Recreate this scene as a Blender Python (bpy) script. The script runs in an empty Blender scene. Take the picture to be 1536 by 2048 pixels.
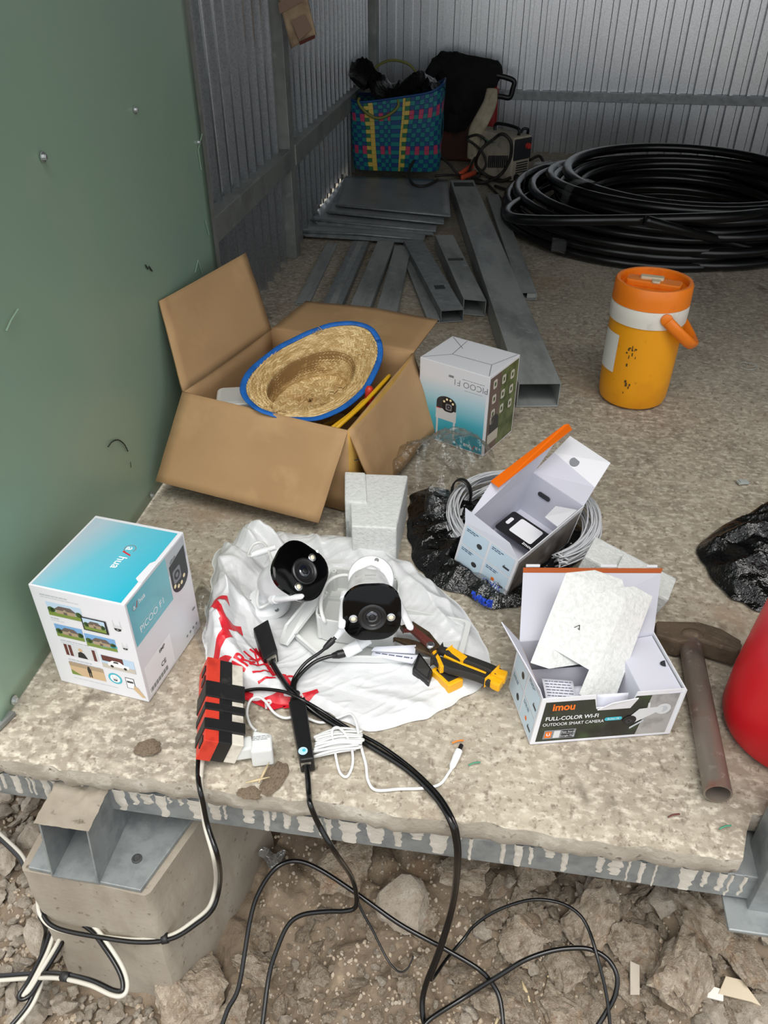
import bpy, bmesh, math, random
from mathutils import Vector, Matrix, Euler, noise
from mathutils.bvhtree import BVHTree
sc = bpy.context.scene
COL = sc.collection
R = math.radians
PI = math.pi

# ---------------------------------------------------------------- camera
FPX = 1596.4                       # focal length in pixels of a 1536 x 2048 frame
CAMZ = 0.90                        # height above the slab
pit, yaw, rol = R(36.053), R(8.5517), R(-0.1072)
fw = Vector((-math.sin(yaw)*math.cos(pit), math.cos(yaw)*math.cos(pit), -math.sin(pit)))
rt = Vector((math.cos(yaw), math.sin(yaw), 0))
dn = fw.cross(rt)
rt, dn = math.cos(rol)*rt + math.sin(rol)*dn, -math.sin(rol)*rt + math.cos(rol)*dn
CAM = Vector((0, 0, CAMZ))
cd = bpy.data.cameras.new('camera'); cam = bpy.data.objects.new('camera', cd); COL.objects.link(cam)
cam.matrix_world = Matrix(((rt.x, -dn.x, -fw.x, 0), (rt.y, -dn.y, -fw.y, 0), (rt.z, -dn.z, -fw.z, CAMZ), (0, 0, 0, 1)))
cd.sensor_fit = 'VERTICAL'; cd.sensor_height = 24; cd.lens = 24*FPX/2048; cd.clip_start = .02; cd.clip_end = 200
sc.camera = cam

# ---------------------------------------------------------------- overcast sky
w = bpy.data.worlds.new('overcast_sky'); sc.world = w; w.use_nodes = True
nt = w.node_tree; nt.nodes.clear()
wo = nt.nodes.new('ShaderNodeOutputWorld'); bg = nt.nodes.new('ShaderNodeBackground')
tc = nt.nodes.new('ShaderNodeTexCoord'); sx = nt.nodes.new('ShaderNodeSeparateXYZ'); rp = nt.nodes.new('ShaderNodeValToRGB')
nt.links.new(tc.outputs['Generated'], sx.inputs[0]); nt.links.new(sx.outputs['Z'], rp.inputs[0])
rp.color_ramp.elements[0].color = (.80, .84, .88, 1); rp.color_ramp.elements[0].position = 0
rp.color_ramp.elements[1].color = (1.0, 1.0, 1.0, 1); rp.color_ramp.elements[1].position = .9
nt.links.new(rp.outputs[0], bg.inputs[0]); nt.links.new(bg.outputs[0], wo.inputs[0])
bg.inputs[1].default_value = 1.0
# hazy sun, high in front of the open side of the shed
sd = bpy.data.lights.new('hazy_sun', 'SUN'); so = bpy.data.objects.new('hazy_sun', sd); COL.objects.link(so)
sd.energy = 1.9; sd.angle = R(40); sd.color = (1, .97, .92)
so.rotation_euler = Vector((-.10, .36, -1.0)).to_track_quat('-Z', 'Y').to_euler()
so.location = (2, -4, 5)
sc.view_settings.view_transform = 'Standard'; sc.view_settings.look = 'None'
sc.view_settings.gamma = 1; sc.view_settings.use_curve_mapping = False
sc.view_settings.exposure = 0.62

# ---------------------------------------------------------------- pixel of the photograph -> point on a real plane
def ray(px, py): return rt*((px-768)/FPX) + dn*((py-1024)/FPX) + fw
def on(px, py, ax, v):
    d = ray(px, py); return CAM + d*((v-CAM[ax])/d[ax])
def G(px, py, z=0.): return on(px, py, 2, z)
def GX(px, py, x): return on(px, py, 0, x)
def GY(px, py, y): return on(px, py, 1, y)

# ---------------------------------------------------------------- materials
def lin(c):
    if isinstance(c, str): c = tuple(int(c[i:i+2], 16) for i in (0, 2, 4))
    f = lambda v: (v/255/12.92 if v/255 <= .04045 else ((v/255+.055)/1.055)**2.4)
    return (f(c[0]), f(c[1]), f(c[2]), 1)
MATS = {}
def mat(name, col, rough=.6, metal=0., var=(), bump=(), spec=.5, rnd=False, trans=0., alpha=None, sss=0., attr=None, coat=0., emit=None):
    m = bpy.data.materials.new(name); MATS[name] = m; m.use_nodes = True
    n = m.node_tree.nodes; l = m.node_tree.links; b = n['Principled BSDF']; out = n['Material Output']
    b.inputs['Base Color'].default_value = lin(col); b.inputs['Roughness'].default_value = rough
    b.inputs['Metallic'].default_value = metal; b.inputs['Specular IOR Level'].default_value = spec
    b.inputs['Coat Weight'].default_value = coat
    m.diffuse_color = lin(col)
    co = None
    if var or bump:
        t = n.new('ShaderNodeTexCoord'); co = t.outputs['Object']
        if rnd:
            oi = n.new('ShaderNodeObjectInfo'); ml = n.new('ShaderNodeMath'); ml.operation = 'MULTIPLY'; ml.inputs[1].default_value = 40
            l.new(oi.outputs['Random'], ml.inputs[0]); ad = n.new('ShaderNodeVectorMath'); ad.operation = 'ADD'
            l.new(co, ad.inputs[0]); l.new(ml.outputs[0], ad.inputs[1]); co = ad.outputs[0]
    def nz(scale, det, st):
        x = co
        if st != (1, 1, 1):
            mp = n.new('ShaderNodeMapping'); mp.inputs['Scale'].default_value = st; l.new(co, mp.inputs[0]); x = mp.outputs[0]
        q = n.new('ShaderNodeTexNoise'); q.inputs['Scale'].default_value = scale; q.inputs['Detail'].default_value = det
        q.inputs['Roughness'].default_value = .6
        l.new(x, q.inputs['Vector']); return q.outputs['Fac']
    cur = None
    if attr:
        a = n.new('ShaderNodeAttribute'); a.attribute_name = attr; cur = a.outputs['Color']
    for v in var:
        c2, scale, lo, hi = v[:4]; det = v[4] if len(v) > 4 else 4; st = v[5] if len(v) > 5 else (1, 1, 1)
        mr = n.new('ShaderNodeMapRange'); mr.inputs['From Min'].default_value = lo; mr.inputs['From Max'].default_value = hi
        l.new(nz(scale, det, st), mr.inputs['Value'])
        mx = n.new('ShaderNodeMix'); mx.data_type = 'RGBA'
        l.new(mr.outputs[0], mx.inputs['Factor'])
        if cur is None: mx.inputs['A'].default_value = lin(col)
        else: l.new(cur, mx.inputs['A'])
        mx.inputs['B'].default_value = lin(c2); cur = mx.outputs['Result']
    if cur is not None: l.new(cur, b.inputs['Base Color'])
    nrm = None
    for v in bump:
        scale, strength, dist = v[:3]; det = v[3] if len(v) > 3 else 4; st = v[4] if len(v) > 4 else (1, 1, 1)
        bp = n.new('ShaderNodeBump'); bp.inputs['Strength'].default_value = strength; bp.inputs['Distance'].default_value = dist
        l.new(nz(scale, det, st), bp.inputs['Height'])
        if nrm is not None: l.new(nrm, bp.inputs['Normal'])
        nrm = bp.outputs[0]
    if nrm is not None: l.new(nrm, b.inputs['Normal'])
    if trans:                                  # thin translucent sheet: part of the light passes through
        tr = n.new('ShaderNodeBsdfTranslucent'); ms = n.new('ShaderNodeMixShader'); ms.inputs[0].default_value = trans
        tr.inputs[0].default_value = lin(col)
        if nrm is not None: l.new(nrm, tr.inputs['Normal'])
        l.new(b.outputs[0], ms.inputs[1]); l.new(tr.outputs[0], ms.inputs[2]); l.new(ms.outputs[0], out.inputs[0])
    if alpha is not None:                      # clear film
        tr = n.new('ShaderNodeBsdfTransparent'); ms = n.new('ShaderNodeMixShader')
        lw = n.new('ShaderNodeLayerWeight'); lw.inputs[0].default_value = .35
        if nrm is not None: l.new(nrm, lw.inputs['Normal'])
        mr = n.new('ShaderNodeMapRange'); mr.inputs['To Min'].default_value = alpha; mr.inputs['To Max'].default_value = min(1, alpha+.55)
        l.new(lw.outputs['Fresnel'], mr.inputs[0]); l.new(mr.outputs[0], ms.inputs[0])
        l.new(tr.outputs[0], ms.inputs[1]); l.new(b.outputs[0], ms.inputs[2]); l.new(ms.outputs[0], out.inputs[0])
    if emit: b.inputs['Emission Color'].default_value = lin(col); b.inputs['Emission Strength'].default_value = emit
    return m

# ---------------------------------------------------------------- mesh helpers
class MB:
    """collects shapes; build() links them as ONE mesh object"""
    def __init__(s): s.v = []; s.f = []; s.m = []; s.c = []
    def add(s, vs, fs, mi=0):
        o = len(s.v); s.v += [Vector(p) for p in vs]
        for f in fs: s.f.append([o+i for i in f]); s.m.append(mi)
        return s
    def box(s, c, d, mx=None, mi=0):
        x, y, z = d[0]/2, d[1]/2, d[2]/2
        vs = [Vector((a*x, b*y, e*z)) for e in (-1, 1) for b in (-1, 1) for a in (-1, 1)]
        if mx is not None: vs = [mx @ p for p in vs]
        c = Vector(c)
        return s.add([p+c for p in vs], [(0, 2, 3, 1), (4, 5, 7, 6), (0, 1, 5, 4), (2, 6, 7, 3), (0, 4, 6, 2), (1, 3, 7, 5)], mi)
    def hexa(s, b, t, mi=0):
        """bottom ring b and top ring t, four corners each, counter-clockwise from above"""
        return s.prism_rings(b, t, mi)
    def prism_rings(s, b, t, mi=0):
        n = len(b); o = list(b)+list(t)
        fs = [tuple(range(n-1, -1, -1)), tuple(range(n, 2*n))]+[(i, (i+1) % n, n+(i+1) % n, n+i) for i in range(n)]
        return s.add(o, fs, mi)
    def prism(s, poly, z0, z1, mx=None, mi=0):
        b = [Vector((p[0], p[1], z0)) for p in poly]; t = [Vector((p[0], p[1], z1)) for p in poly]
        if mx is not None: b = [mx @ p for p in b]; t = [mx @ p for p in t]
        return s.prism_rings(b, t, mi)
    def lathe(s, prof, n=32, mx=None, mi=0, cap=True):
        vs = []
        for r, z in prof:
            for k in range(n):
                a = 2*PI*k/n; vs.append(Vector((r*math.cos(a), r*math.sin(a), z)))
        fs = []
        for i in range(len(prof)-1):
            for k in range(n): fs.append((i*n+k, i*n+(k+1) % n, (i+1)*n+(k+1) % n, (i+1)*n+k))
        if cap:
            if prof[0][0] > 1e-5: fs.append(tuple(range(n-1, -1, -1)))
            if prof[-1][0] > 1e-5: fs.append(tuple((len(prof)-1)*n+k for k in range(n)))
        if mx is not None: vs = [mx @ p for p in vs]
        return s.add(vs, fs, mi)
    def tube(s, path, r, n=8, mi=0, cap=True, flat=None):
        """round cable along path; r is a number or a list; flat=(a,b) scales the section"""
        P = [Vector(p) for p in path]; m = len(P); up = Vector((0, 0, 1)); vs = []
        rr = r if isinstance(r, (list, tuple)) else [r]*m
        N = None
        for i in range(m):
            t = (P[min(i+1, m-1)]-P[max(i-1, 0)])
            t = t.normalized() if t.length > 1e-9 else Vector((0, 0, 1))
            if N is None:
                N = up-t*up.dot(t)
                if N.length < .05: N = Vector((1, 0, 0))-t*t.x
            else: N = N-t*N.dot(t)
            N.normalize(); B = t.cross(N)
            for k in range(n):
                a = 2*PI*k/n; fa, fb = flat or (1, 1)
                vs.append(P[i]+N*(math.cos(a)*rr[i]*fa)+B*(math.sin(a)*rr[i]*fb))
        fs = [(i*n+k, i*n+(k+1) % n, (i+1)*n+(k+1) % n, (i+1)*n+k) for i in range(m-1) for k in range(n)]
        if cap: fs += [tuple(range(n-1, -1, -1)), tuple((m-1)*n+k for k in range(n))]
        return s.add(vs, fs, mi)
    def grid(s, fn, nu, nv, mi=0, closed_u=False, flip=False):
        vs = [fn(i/(nu if closed_u else nu-1), j/(nv-1)) for j in range(nv) for i in range(nu)]
        fs = []
        for j in range(nv-1):
            for i in range(nu if closed_u else nu-1):
                a, b = j*nu+i, j*nu+(i+1) % nu; q = (a, b, b+nu, a+nu); fs.append(q[::-1] if flip else q)
        return s.add(vs, fs, mi)
    def build(s, name, m, parent=None, smooth=False, bevel=0., seg=2, world=False, solid=0., auto=None, cols=None):
        vs = s.v
        if world and parent is not None:
            inv = WM[parent.name].inverted(); vs = [inv @ p for p in vs]
        me = bpy.data.meshes.new(name); me.from_pydata([tuple(p) for p in vs], [], s.f)
        ms = m if isinstance(m, (list, tuple)) else [m]
        for x in ms: me.materials.append(MATS[x] if isinstance(x, str) else x)
        if len(ms) > 1: me.polygons.foreach_set('material_index', s.m)
        if smooth: me.polygons.foreach_set('use_smooth', [True]*len(me.polygons))
        if cols:
            ca = me.color_attributes.new('Col', 'FLOAT_COLOR', 'CORNER')
            for p in me.polygons:
                for li in p.loop_indices: ca.data[li].color = cols[p.index]
        bm = bmesh.new(); bm.from_mesh(me)
        if bevel:
            ed = [e for e in bm.edges if len(e.link_faces) == 2 and e.calc_face_angle(0) > R(25)]
            bmesh.ops.bevel(bm, geom=ed, offset=bevel, segments=seg, profile=.6, affect='EDGES', clamp_overlap=True)
        bmesh.ops.recalc_face_normals(bm, faces=bm.faces) if not solid and not cols else None
        bm.to_mesh(me); bm.free(); me.update()
        if auto: me.set_sharp_from_angle(angle=R(auto))
        o = bpy.data.objects.new(name, me); COL.objects.link(o)
        if parent is not None: o.parent = parent
        if solid:
            md = o.modifiers.new('thickness', 'SOLIDIFY'); md.thickness = solid; md.offset = 0
        return o
WM = {}
def tag(o, label, cat, group=None, kind=None):
    if label: o['label'] = label
    if cat: o['category'] = cat
    if group: o['group'] = group
    if kind: o['kind'] = kind
    return o
def struct(o): o['kind'] = 'structure'; return o
def thing(name, label, cat, loc=(0, 0, 0), rotz=0., group=None, mx=None):
    o = bpy.data.objects.new(name, None); COL.objects.link(o); o.empty_display_size = .02
    m = mx if mx is not None else Matrix.Translation(Vector(loc)) @ Matrix.Rotation(rotz, 4, 'Z')
    o.matrix_world = m; WM[o.name] = m.copy()
    tag(o, label, cat, group); return o
def copy_tree(o, parent=None):
    c = o.copy(); COL.objects.link(c)
    if parent is not None: c.parent = parent
    for ch in list(o.children): copy_tree(ch, c)
    return c
def lerp(a, b, t): return a+(b-a)*t
def spline(pts, per=10, closed=False):
    P = [Vector(p) for p in pts]; n = len(P); out = []
    rng = range(n if closed else n-1)
    for i in rng:
        g = (lambda k: P[k % n]) if closed else (lambda k: P[max(0, min(n-1, k))])
        p0, p1, p2, p3 = g(i-1), g(i), g(i+1), g(i+2)
        for k in range(per):
            t = k/per
            out.append(.5*((2*p1)+(p2-p0)*t+(2*p0-5*p1+4*p2-p3)*t*t+(3*p1-p0-3*p2+p3)*t**3))
    if not closed: out.append(P[-1])
    return out
def pxpath(pts, per=10): return spline([GY(p[0], p[1], p[3]) if len(p) == 4 else G(*p) for p in pts], per)   # (px, py, z) or (px, py, 'y', depth)
def nse(p, s=1., o=0.): return noise.noise(Vector(p)*s+Vector((o, o*1.7, -o)))
def fbm(p, s=1., oct=4, o=0.):
    v = 0; a = 1
    for k in range(oct): v += a*nse(p, s*2**k, o+k*3.1); a *= .5
    return v
def frame(o, u, v):
    """matrix with x along u, y along v (made square), z their normal"""
    u = Vector(u).normalized(); n = u.cross(Vector(v)).normalized(); v = n.cross(u)
    return Matrix(((u.x, v.x, n.x, o[0]), (u.y, v.y, n.y, o[1]), (u.z, v.z, n.z, o[2]), (0, 0, 0, 1)))
def rrect(w, h, r, n=5):
    out = []
    for cx, cy, a0 in ((w/2-r, h/2-r, 0), (-w/2+r, h/2-r, 90), (-w/2+r, -h/2+r, 180), (w/2-r, -h/2+r, 270)):
        for k in range(n+1):
            a = R(a0+90*k/n); out.append((cx+r*math.cos(a), cy+r*math.sin(a)))
    return out
FONT = {}
def text_mesh(s, size, bold=0.):
    """flat mesh of a line of lettering (vertices, faces), centred on the origin"""
    c = bpy.data.curves.new('lettering', 'FONT'); c.body = s; c.size = size; c.align_x = 'CENTER'; c.align_y = 'CENTER'
    c.fill_mode = 'FRONT'; c.resolution_u = 3; c.offset = bold*size
    o = bpy.data.objects.new('lettering', c); COL.objects.link(o)
    dg = bpy.context.evaluated_depsgraph_get(); me = o.evaluated_get(dg).to_mesh()
    vs = [v.co.copy() for v in me.vertices]; fs = [tuple(p.vertices) for p in me.polygons]
    o.evaluated_get(dg).to_mesh_clear(); bpy.data.objects.remove(o); bpy.data.curves.remove(c)
    return vs, fs
def text_at(mb, s, u, v, size, rot=0., bold=0., z=.0004, mi=0, width=None, mirror=False):
    """lettering on the z=0 plane of a face frame; width squeezes it to that length"""
    vs, fs = text_mesh(s, size, bold)
    if not vs: return
    if width:
        w0 = max(p.x for p in vs)-min(p.x for p in vs); k = width/w0
        vs = [Vector((p.x*k, p.y, 0)) for p in vs]
    m = Matrix.Rotation(R(rot), 3, 'Z')
    vs = [m @ p for p in vs]
    mb.add([Vector((p.x+u, p.y+v, z)) for p in vs], fs, mi)
def rect_at(mb, u0, v0, u1, v1, z=.0003, mi=0): mb.add([(u0, v0, z), (u1, v0, z), (u1, v1, z), (u0, v1, z)], [(0, 1, 2, 3)], mi)
def poly_at(mb, pts, z=.0003, mi=0): mb.add([(p[0], p[1], z) for p in pts], [tuple(range(len(pts)))], mi)
def disc_at(mb, u, v, r, z=.0003, mi=0, n=16, ry=None): poly_at(mb, [(u+r*math.cos(2*PI*k/n), v+(ry or r)*math.sin(2*PI*k/n)) for k in range(n)], z, mi)

# ================================================================ materials of the setting
mat('concrete', (146, 137, 122), .9, var=[((176, 166, 148), 2.2, .40, .70, 6), ((112, 103, 92), 6, .50, .80, 8, (1, .5, 1)), ((186, 177, 160), 40, .46, .74, 10, (.7, 1.3, 1)), ((200, 192, 175), 95, .50, .66, 10, (.8, 1.2, 1)),
    ((118, 106, 91), 70, .56, .70, 10, (1.2, .8, 1)), ((110, 98, 84), 150, .58, .72, 6), ((158, 134, 108), 3.1, .55, .78, 4), ((94, 84, 72), 8, .62, .72, 9, (1, .6, 1)), ((204, 196, 180), 14, .62, .74, 10, (1.2, .7, 1))], bump=[(14, .35, .006, 6), (70, .35, .002, 6)])
mat('concrete_edge', (168, 161, 148), .92, var=[((142, 133, 119), 12, .45, .7, 7), ((194, 188, 176), 30, .52, .66, 8), ((112, 102, 90), 60, .60, .70, 6)], bump=[(30, .5, .006, 6), (110, .4, .002, 5)])
mat('concrete_pier', (140, 131, 117), .92, var=[((164, 156, 142), 6, .4, .7, 6, (1, 1, .4)), ((120, 106, 86), 9, .58, .8, 5, (1, 1, .3)), ((95, 84, 70), 60, .64, .76, 3)], bump=[(20, .3, .004, 6), (120, .4, .0015, 4)])
mat('mortar', (192, 187, 176), .92, var=[((164, 156, 144), 20, .5, .75, 5), ((214, 210, 202), 40, .55, .75)], bump=[(40, .5, .004, 6), (160, .4, .001, 4)])
mat('galvanised', (138, 143, 143), .44, .3, var=[((120, 125, 127), 40, .45, .66, 4), ((156, 160, 160), 25, .55, .75, 3)], bump=[(300, .06, .001, 2)])
mat('galvanised_wall', (204, 207, 210), .30, .92, var=[((182, 185, 188), 240, .42, .6, 2), ((206, 209, 212), 120, .55, .7, 2)], bump=[(260, .05, .001, 2)])
mat('galvanised_dark', (158, 162, 160), .5, .15, var=[((116, 120, 119), 14, .45, .7, 6, (1, .3, 1)), ((168, 172, 170), 30, .58, .75, 4)], bump=[(200, .06, .001, 2)])
mat('steel_frame', (140, 143, 139), .5, .3, var=[((112, 115, 112), 9, .45, .7, 6), ((158, 161, 156), 22, .6, .75, 4)], bump=[(150, .06, .001, 3)])
mat('green_paint', (136, 162, 142), .38, 0., var=[((146, 165, 146), 2.3, .5, .72, 3), ((126, 157, 140), 1.4, .5, .75, 3)], bump=[(3, .05, .02, 2)], spec=.5)
mat('paint_scuff', (128, 156, 134), .6); mat('black_mark', (34, 44, 38), .7)
mat('screw_zinc', (196, 200, 200), .3, .8)
mat('soil', (112, 98, 82), .95, var=[((138, 123, 104), 5, .4, .66, 6), ((78, 63, 48), 9, .50, .72, 6), ((156, 139, 116), 34, .58, .74, 6), ((124, 92, 62), 4, .60, .78, 3)], bump=[(26, .7, .012, 7), (110, .7, .004, 5)])
mat('roof_steel', (150, 154, 156), .5, .4)

# ================================================================ slab
def front_edge(x):
    y = .589+.006*nse((x, 0, 0), 9)+.006*nse((x, 3, 0), 36)+.003*nse((x, 5, 0), 100)
    if x > .352: y += .066*min(1, (x-.352)/.018)
    return y
xs = [-.95+k*.0125 for k in range(int((.60+.95)/.0125))]+[.60+.05*k for k in range(0, 43)]
ts = [0, .0012, .003, .006, .01, .016, .024]+[.034*1.12**k for k in range(31)]
ts = [t for t in ts if t < .97]+[1.]
mb = MB(); nx = len(xs)
def slab_z(x, y):
    z = .0022*nse((x, y, 0), 6)+.0012*nse((x, y, 2), 22)+.0006*nse((x, y, 5), 60)
    return z-.002
rows = []
low = []
for x in xs:   # rough front face, from the bottom up
    low.append(front_edge(x)+.007+.004*nse((x, 9, 0), 30))
for zz, dy in ((-.048, .010), (-.036, .002), (-.022, -.001), (-.010, -.0005)):
    rows.append([Vector((x, front_edge(x)+dy+.003*nse((x, zz*9, 7), 55), zz-.004+(.014*nse((x, 11, 0), 11)+.008*nse((x, 12, 0), 37)+.004*nse((x, 13, 0), 90) if zz < -.04 else .003*nse((x, 4, zz), 50)))) for x in xs])
for t in ts:
    r = []
    for x in xs:
        y0 = front_edge(x); y = y0+t*(4.5-y0)
        z = slab_z(x, y)
        d = y-y0
        if d < .02: z -= (.02-d)/.02*(.003+.004*max(0, nse((x, 1, 0), 20)))
        r.append(Vector((x, y, z)))
    rows.append(r)
vs = [p for r in rows for p in r]
fs = [(j*nx+i, j*nx+i+1, (j+1)*nx+i+1, (j+1)*nx+i) for j in range(len(rows)-1) for i in range(nx-1)]
mb.add(vs, fs)
mb.m = [1 if k < 4*(nx-1) else 0 for k in range(len(fs))]
mb.box((.8, 2.6, -.05), (3.4, 3.6, .05))
floor = struct(mb.build('floor', ['concrete', 'concrete_edge'], smooth=True, auto=50))
# crumbs of mortar stuck on the slab
def clod_mesh(name, seed, sub=2, rough=.35, m='mortar', flat=1., facets=0):
    bm = bmesh.new(); bmesh.ops.create_icosphere(bm, subdivisions=sub, radius=1)
    rn = random.Random(seed); pl = []
    for _ in range(facets):
        d = Vector((rn.gauss(0, 1), rn.gauss(0, 1), rn.gauss(0, 1))).normalized(); pl.append((d, rn.uniform(.45, .82)))
    sc3 = Vector((rn.uniform(.75, 1.2), rn.uniform(.75, 1.2), rn.uniform(.6, .95)*flat))
    for v in bm.verts:
        p = v.co.copy()
        for d, k in pl:
            e = p.dot(d)-k
            if e > 0: p -= d*e*.92
        r = 1+rough*.42*fbm(v.co, 1.4, 3, seed*1.37)+rough*.22*fbm(v.co, 4.2, 4, seed*2.1)-rough*.30*(1-min(1, 3.5*abs(nse(v.co, 2.6, seed))))*(sub > 2)*.5
        v.co = Vector((p.x*sc3.x, p.y*sc3.y, p.z*sc3.z))*r
    me = bpy.data.meshes.new(name); bm.to_mesh(me); bm.free()
    me.materials.append(MATS[m]); me.polygons.foreach_set('use_smooth', [True]*len(me.polygons)); me.set_sharp_from_angle(angle=R(38))
    return me
def inst(me, name, loc, scale, rot=(0, 0, 0), parent=None):
    o = bpy.data.objects.new(name, me); COL.objects.link(o); o.location = loc; o.rotation_euler = rot
    o.scale = scale if hasattr(scale, '__len__') else (scale,)*3
    if parent is not None: o.parent = parent
    return o
mat('dry_mud', (134, 118, 98), .95, var=[((100, 84, 68), 6, .45, .65, 6)], bump=[(150, .6, .003)])
cr = clod_mesh('mud_lump', 5, 3, .8, 'dry_mud', .35)
inst(cr, 'mud_lump', G(295, 1495, .003), (.017, .013, .008), (0, 0, .4), floor)
inst(cr, 'mud_lump', G(548, 1556, .000), (.026, .014, .004), (0, 0, 1.4), floor)
inst(cr, 'mud_lump', G(500, 1585, -.004), (.016, .010, .006), (0, 0, .1), floor)
# ================================================================ edge channel under the slab, with mortar runs
mb = MB(); mb.box((-.25, .640, -.083), (1.36, .075, .05)); mb.box((1.4, .72, -.083), (1.9, .08, .05))
trim = struct(mb.build('trim_1', 'galvanised', bevel=.0015))
rn = random.Random(4)
mb = MB()
x = -.90; drips = []
while x < .40:
    wd = rn.choice((.005, .008, .012, .018, .026))*rn.uniform(.7, 1.2); ln = rn.uniform(.034, .050) if rn.random() < .85 else rn.uniform(.012, .03)
    if rn.random() < (.92 if x < .1 else .7): drips.append((x, wd, ln))
    x += wd+rn.uniform(.001, .011)
for x, wd, ln in drips:
    d = MB(); n = 8; ring = []
    for k in range(n+1):
        t = k/n; hw = wd/2*(1-.30*t+.40*nse((x*9, t*4, 0), 3)); ring.append((x+wd/2-hw+.004*nse((x, t, 3), 6), -.0575-ln*t, x+wd/2+hw+.004*nse((x, t, 3), 6)))
    vs = []
    for (a, z, b) in ring:
        vs += [(a, .6030, z), ((a*.8+b*.2), .6012, z), ((a*.2+b*.8), .6010, z), (b, .6030, z)]
    fs = [(4*k+i, 4*k+i+1, 4*k+5+i, 4*k+4+i) for k in range(n) for i in range(3)]
    d.add(vs, fs); d.build('mortar_run', 'mortar', trim, smooth=True)
# ================================================================ walls of ribbed sheet
PROF = [(0, 0), (.022, 0), (.0235, .0022), (.025, 0), (.050, 0), (.0520, .021), (.0665, .021), (.0685, 0)]
def ribbed(name, length, height, per_sheet, place, zb=None, sheet='wall_sheet', root=None, m='galvanised_wall'):
    root = root or bpy.data.objects.new(name, None)
    n = int(length/.08); k = 0
    while k < n:
        e = min(n, k+per_sheet); pts = [(i*.08+a, b) for i in range(k, e) for a, b in PROF]+[(e*.08+.004, .0004)]
        mb = MB(); off = .0006*((k//per_sheet) % 2); nn = len(pts)
        vs = [place(a, b+off, zb(a) if zb else 0.) for a, b in pts]+[place(a, b+off, height) for a, b in pts]
        mb.add(vs, [(i, i+1, nn+i+1, nn+i) for i in range(nn-1)])
        mb.build(sheet, m, root, solid=.0006); k = e
    return root
XL = -.735
wl = bpy.data.objects.new('wall_left', None); COL.objects.link(wl); struct(wl)
gaps = {3.02, 3.18, 3.26, 3.42, 3.50}
def zgap(a):
    y = 1.55+a
    return .045 if 3.08 < y < 3.62 and (a % .08) > .049 else -.02
ribbed('wall_left', 2.88, 2.6, 12, lambda a, b, z: Vector((XL-.004+b, 1.55+a, z)), zgap, root=wl)
wb = bpy.data.objects.new('wall_back', None); COL.objects.link(wb); struct(wb)
ribbed('wall_back', 3.36, 2.75, 12, lambda a, b, z: Vector((-.755+a, 4.40-b, z)), lambda a: -.02, root=wb)
wr = bpy.data.objects.new('wall_right', None); COL.objects.link(wr); struct(wr)
ribbed('wall_right', 3.76, 2.7, 12, lambda a, b, z: Vector((2.55-b, .66+a, z)), lambda a: -.02, root=wr)
rf = bpy.data.objects.new('ceiling', None); COL.objects.link(rf); struct(rf)
ribbed('ceiling', 3.36, 0, 12, lambda a, b, z: Vector((-.78+a, .40 if z == 0 else 4.45, (2.55 if z == 0 else 2.72)-b)), None, 'roof_sheet', rf, 'roof_steel') if False else None
for k in range(4):
    mb = MB(); x0 = -.80+k*.86
    pts = [(i*.08+a, b) for i in range(11) for a, b in PROF]
    nn = len(pts)
    mb.add([Vector((x0+a, .45, 2.50-b)) for a, b in pts]+[Vector((x0+a, 4.46, 2.72-b)) for a, b in pts], [(i, i+1, nn+i+1, nn+i) for i in range(nn-1)])
    mb.build('roof_sheet', 'roof_steel', rf, solid=.0006)
# green painted panel, standing forward of the ribbed wall
mb = MB()
def gp(u, v):
    y = .640+(1.698-.640)*u; z = -.0+2.5*v
    return Vector((-.636+.0025*nse((y*1.4, z*1.2, 0), 1)+.0012*nse((y*4, z*3, 3), 1), y, z+.003))
mb.grid(gp, 40, 90)
gpanel = struct(mb.build('wall_front', 'green_paint', smooth=True, solid=.0012))
mb = MB(); mb.box((-.690, .652, 1.25), (.10, .02, 2.5)); mb.build('panel_edge', 'green_paint', gpanel, bevel=.002)
mb = MB(); mb.box((-.662, 1.715, 1.25), (.05, .03, 2.5)); mb.build('panel_edge', 'steel_frame', gpanel, bevel=.002)
def screw(p, nrm, parent, r=.0042):
    f = frame(p, Vector((0, 0, 1)).cross(nrm), Vector((0, 0, 1)))
    mb = MB(); mb.lathe([(r*1.5, 0), (r*1.5, .0012), (r*.85, .0014)], 12, f); mb.lathe([(r*.85, .0012), (r*.85, .0048), (r*.6, .0056), (0, .0056)], 6, f)
    mb.build('screw', 'screw_zinc', parent, smooth=False)
for px, py in ((86, 314), (270, 220), (396, 285), (28, 1400), (303, 990)):
    p = GX(px, py, -.634); screw(p, Vector((1, 0, 0)), gpanel, .0042 if px > 100 else .0048)
mb = MB()
for pts in ([(12, 662), (22, 640), (36, 618)], [(402, 340), (396, 300), (404, 268)], [(418, 470), (410, 440)], [(390, 545), (396, 520), (404, 548)]):
    mb.tube([GX(a, b, -.6325) for a, b in pts], .0012, 4)
mb.build('scuff', 'paint_scuff', gpanel)
mb = MB()
mb.tube(spline([GX(a, b, -.6325) for a, b in [(216, 894), (224, 884), (236, 880), (248, 888), (256, 903)]], 6), [.0006+.0011*abs(math.sin(k*1.7)) for k in range(25)], 4)
mb.tube([GX(a, b, -.6325) for a, b in [(261, 924), (262, 935)]], .0007, 4); mb.tube([GX(a, b, -.6325) for a, b in [(291, 530), (296, 538)]], .0016, 4); mb.tube([GX(a, b, -.6325) for a, b in [(298, 533), (304, 542)]], .0018, 4)
mb.build('pen_mark', 'black_mark', gpanel)
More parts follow.
